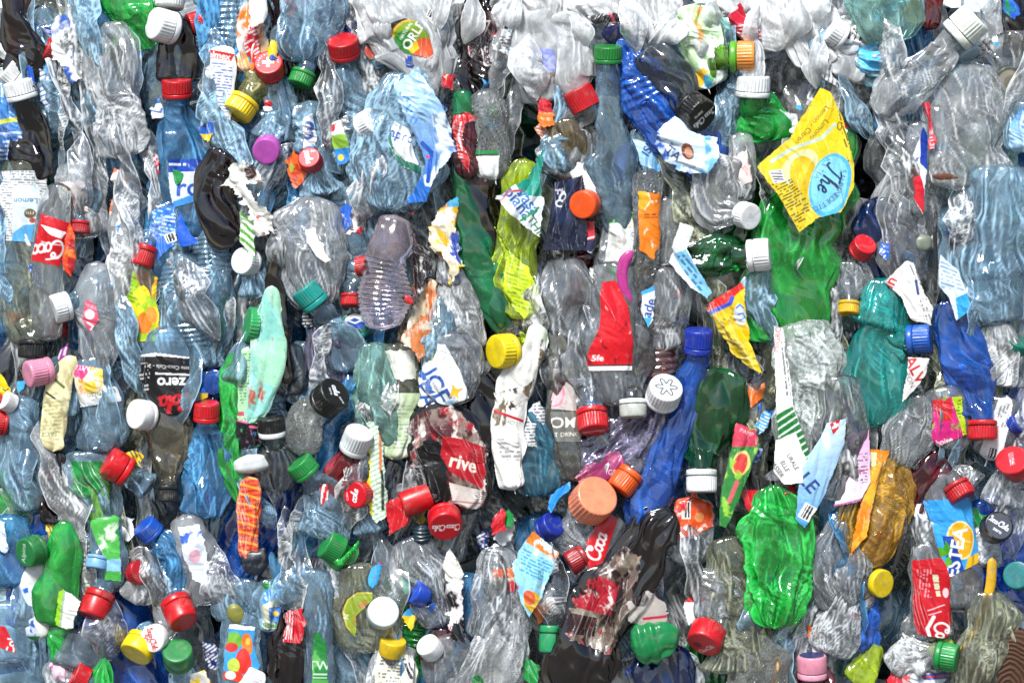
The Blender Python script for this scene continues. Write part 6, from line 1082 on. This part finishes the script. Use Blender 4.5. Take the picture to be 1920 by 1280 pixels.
# ------------------------------------------------------------------ wooden post end in the lower corner
def wooden_post():
    m, t, N, L = nodes('weathered_wood'); tc = N('ShaderNodeTexCoord')
    mp = N('ShaderNodeMapping'); mp.inputs['Scale'].default_value = (1, .15, 1); L(tc.outputs['Object'], mp.inputs[0])
    ns = N('ShaderNodeTexNoise', i_Scale=22, i_Detail=4); L(mp.outputs[0], ns.inputs['Vector'])
    ad = N('ShaderNodeVectorMath', operation='MULTIPLY_ADD'); ad.inputs[1].default_value = (.02,) * 3; L(ns.outputs['Color'], ad.inputs[0]); L(mp.outputs[0], ad.inputs[2])
    wv = N('ShaderNodeTexWave', wave_type='RINGS', rings_direction='Y', i_Scale=70, i_Distortion=5, i_Detail=3, i_2=2.5); L(ad.outputs[0], wv.inputs['Vector'])
    cr = N('ShaderNodeValToRGB'); cr.color_ramp.elements[0].color = (*lin('2c1a0e'), 1); cr.color_ramp.elements[1].color = (*lin('54331c'), 1); L(wv.outputs[0], cr.inputs[0])
    p = N('ShaderNodeBsdfPrincipled', i_Roughness=.8); L(cr.outputs[0], p.inputs['Base Color'])
    b = N('ShaderNodeBump', i_Strength=.6, i_Distance=.002); L(wv.outputs[0], b.inputs['Height']); L(b.outputs[0], p.inputs['Normal'])
    o = N('ShaderNodeOutputMaterial'); L(p.outputs[0], o.inputs[0])
    n = 96; ph = 2 * np.pi * np.arange(n) / n; cx, cy, R = 1905, 1262, 84; V = []
    jr = 1 + .05 * np.sin(3 * ph + 1) + .02 * np.sin(7 * ph)
    for f, z in [(1, -700), (1, 30), (.985, 44), (.95, 50), (.7, 51), (.4, 51), (.15, 51), (.005, 51)]:
        V.append(np.stack([cx + R * f * jr * np.cos(ph), cy + R * f * jr * np.sin(ph), np.full(n, z)], 1))
    V = np.concatenate(V); F = grid_faces(8, n, True); ob = mesh('wooden_post', V, F, m)
    ob['label'] = 'weathered brown wooden post end with growth rings in the lower corner'; ob['category'] = 'wooden post'
wooden_post()

# ------------------------------------------------------------------ the bale behind, and the yard floor
def bale_mass():
    m, t, N, L = nodes('crushed_film_mass'); tc = N('ShaderNodeTexCoord')
    v = N('ShaderNodeTexVoronoi', i_Scale=22); L(tc.outputs['Object'], v.inputs['Vector'])
    cr = N('ShaderNodeValToRGB'); cr.color_ramp.interpolation = 'CONSTANT'
    sp = N('ShaderNodeSeparateColor'); L(v.outputs['Color'], sp.inputs[0]); L(sp.outputs[0], cr.inputs[0])
    cols = ['c4ccd0', 'e6eaea', '2c3640', 'dcdfdc', '3f70a0', '8c2028', '14181c', '2c7a48', 'd4dee4', '241c1c', 'e0e2e0', '6a7468']  # near-black patches paint in the dark gaps between bottles
    while len(cr.color_ramp.elements) < len(cols): cr.color_ramp.elements.new(.5)
    for i, c in enumerate(cols): cr.color_ramp.elements[i].position = i / len(cols); cr.color_ramp.elements[i].color = (*lin(c), 1)
    p = N('ShaderNodeBsdfPrincipled', i_Roughness=.2); L(cr.outputs[0], p.inputs['Base Color'])
    o = N('ShaderNodeOutputMaterial'); L(p.outputs[0], o.inputs[0])
    xs = np.arange(-90, 2011, 8.); top, bot = -40, 640 + ZC / S - 4
    ys = np.arange(top, bot, 8.)
    gx, gy = np.meshgrid(xs, ys); d = -150 + 55 * crumple(gx.ravel(), gy.ravel(), 5, 1.5)
    front = np.stack([gx.ravel(), gy.ravel(), d], 1); F = grid_faces(*gx.shape); nr, nc = gx.shape
    # sides, top and back close the block
    rim = np.concatenate([np.arange(nc), np.arange(1, nr) * nc + nc - 1, (nr - 1) * nc + np.arange(nc - 2, -1, -1), np.arange(nr - 2, 0, -1) * nc])
    back = front[rim].copy(); back[:, 2] = -1500; n0 = len(front); k = len(rim); j = np.arange(k)
    F2 = np.stack([rim[j], rim[(j + 1) % k], n0 + (j + 1) % k, n0 + j], 1)
    ob = mesh('crushed_bottle_mass', np.concatenate([front, back]), np.concatenate([F, F2]), m, smooth=False)
    ob['label'] = 'deep mass of crushed plastic filling the bale behind the bottles'; ob['category'] = 'plastic bale'; ob['kind'] = 'stuff'
bale_mass()
def ground():
    m, t, N, L = nodes('concrete_yard'); tc = N('ShaderNodeTexCoord')
    n1 = N('ShaderNodeTexNoise', i_Scale=3, i_Detail=6); L(tc.outputs['Object'], n1.inputs['Vector'])
    cr = N('ShaderNodeValToRGB'); cr.color_ramp.elements[0].color = (.07, .07, .065, 1); cr.color_ramp.elements[1].color = (.2, .195, .18, 1); L(n1.outputs[0], cr.inputs[0])
    p = N('ShaderNodeBsdfPrincipled', i_Roughness=.85); L(cr.outputs[0], p.inputs['Base Color']); o = N('ShaderNodeOutputMaterial'); L(p.outputs[0], o.inputs[0])
    me = bpy.data.meshes.new('ground'); me.from_pydata([(-60, -60, 0), (60, -60, 0), (60, 60, 0), (-60, 60, 0)], [], [(0, 1, 2, 3)]); me.materials.append(m)
    ob = bpy.data.objects.new('ground', me); SC.collection.objects.link(ob); ob['kind'] = 'structure'; ob['label'] = 'grey concrete yard floor under the bale'; ob['category'] = 'ground'
ground()
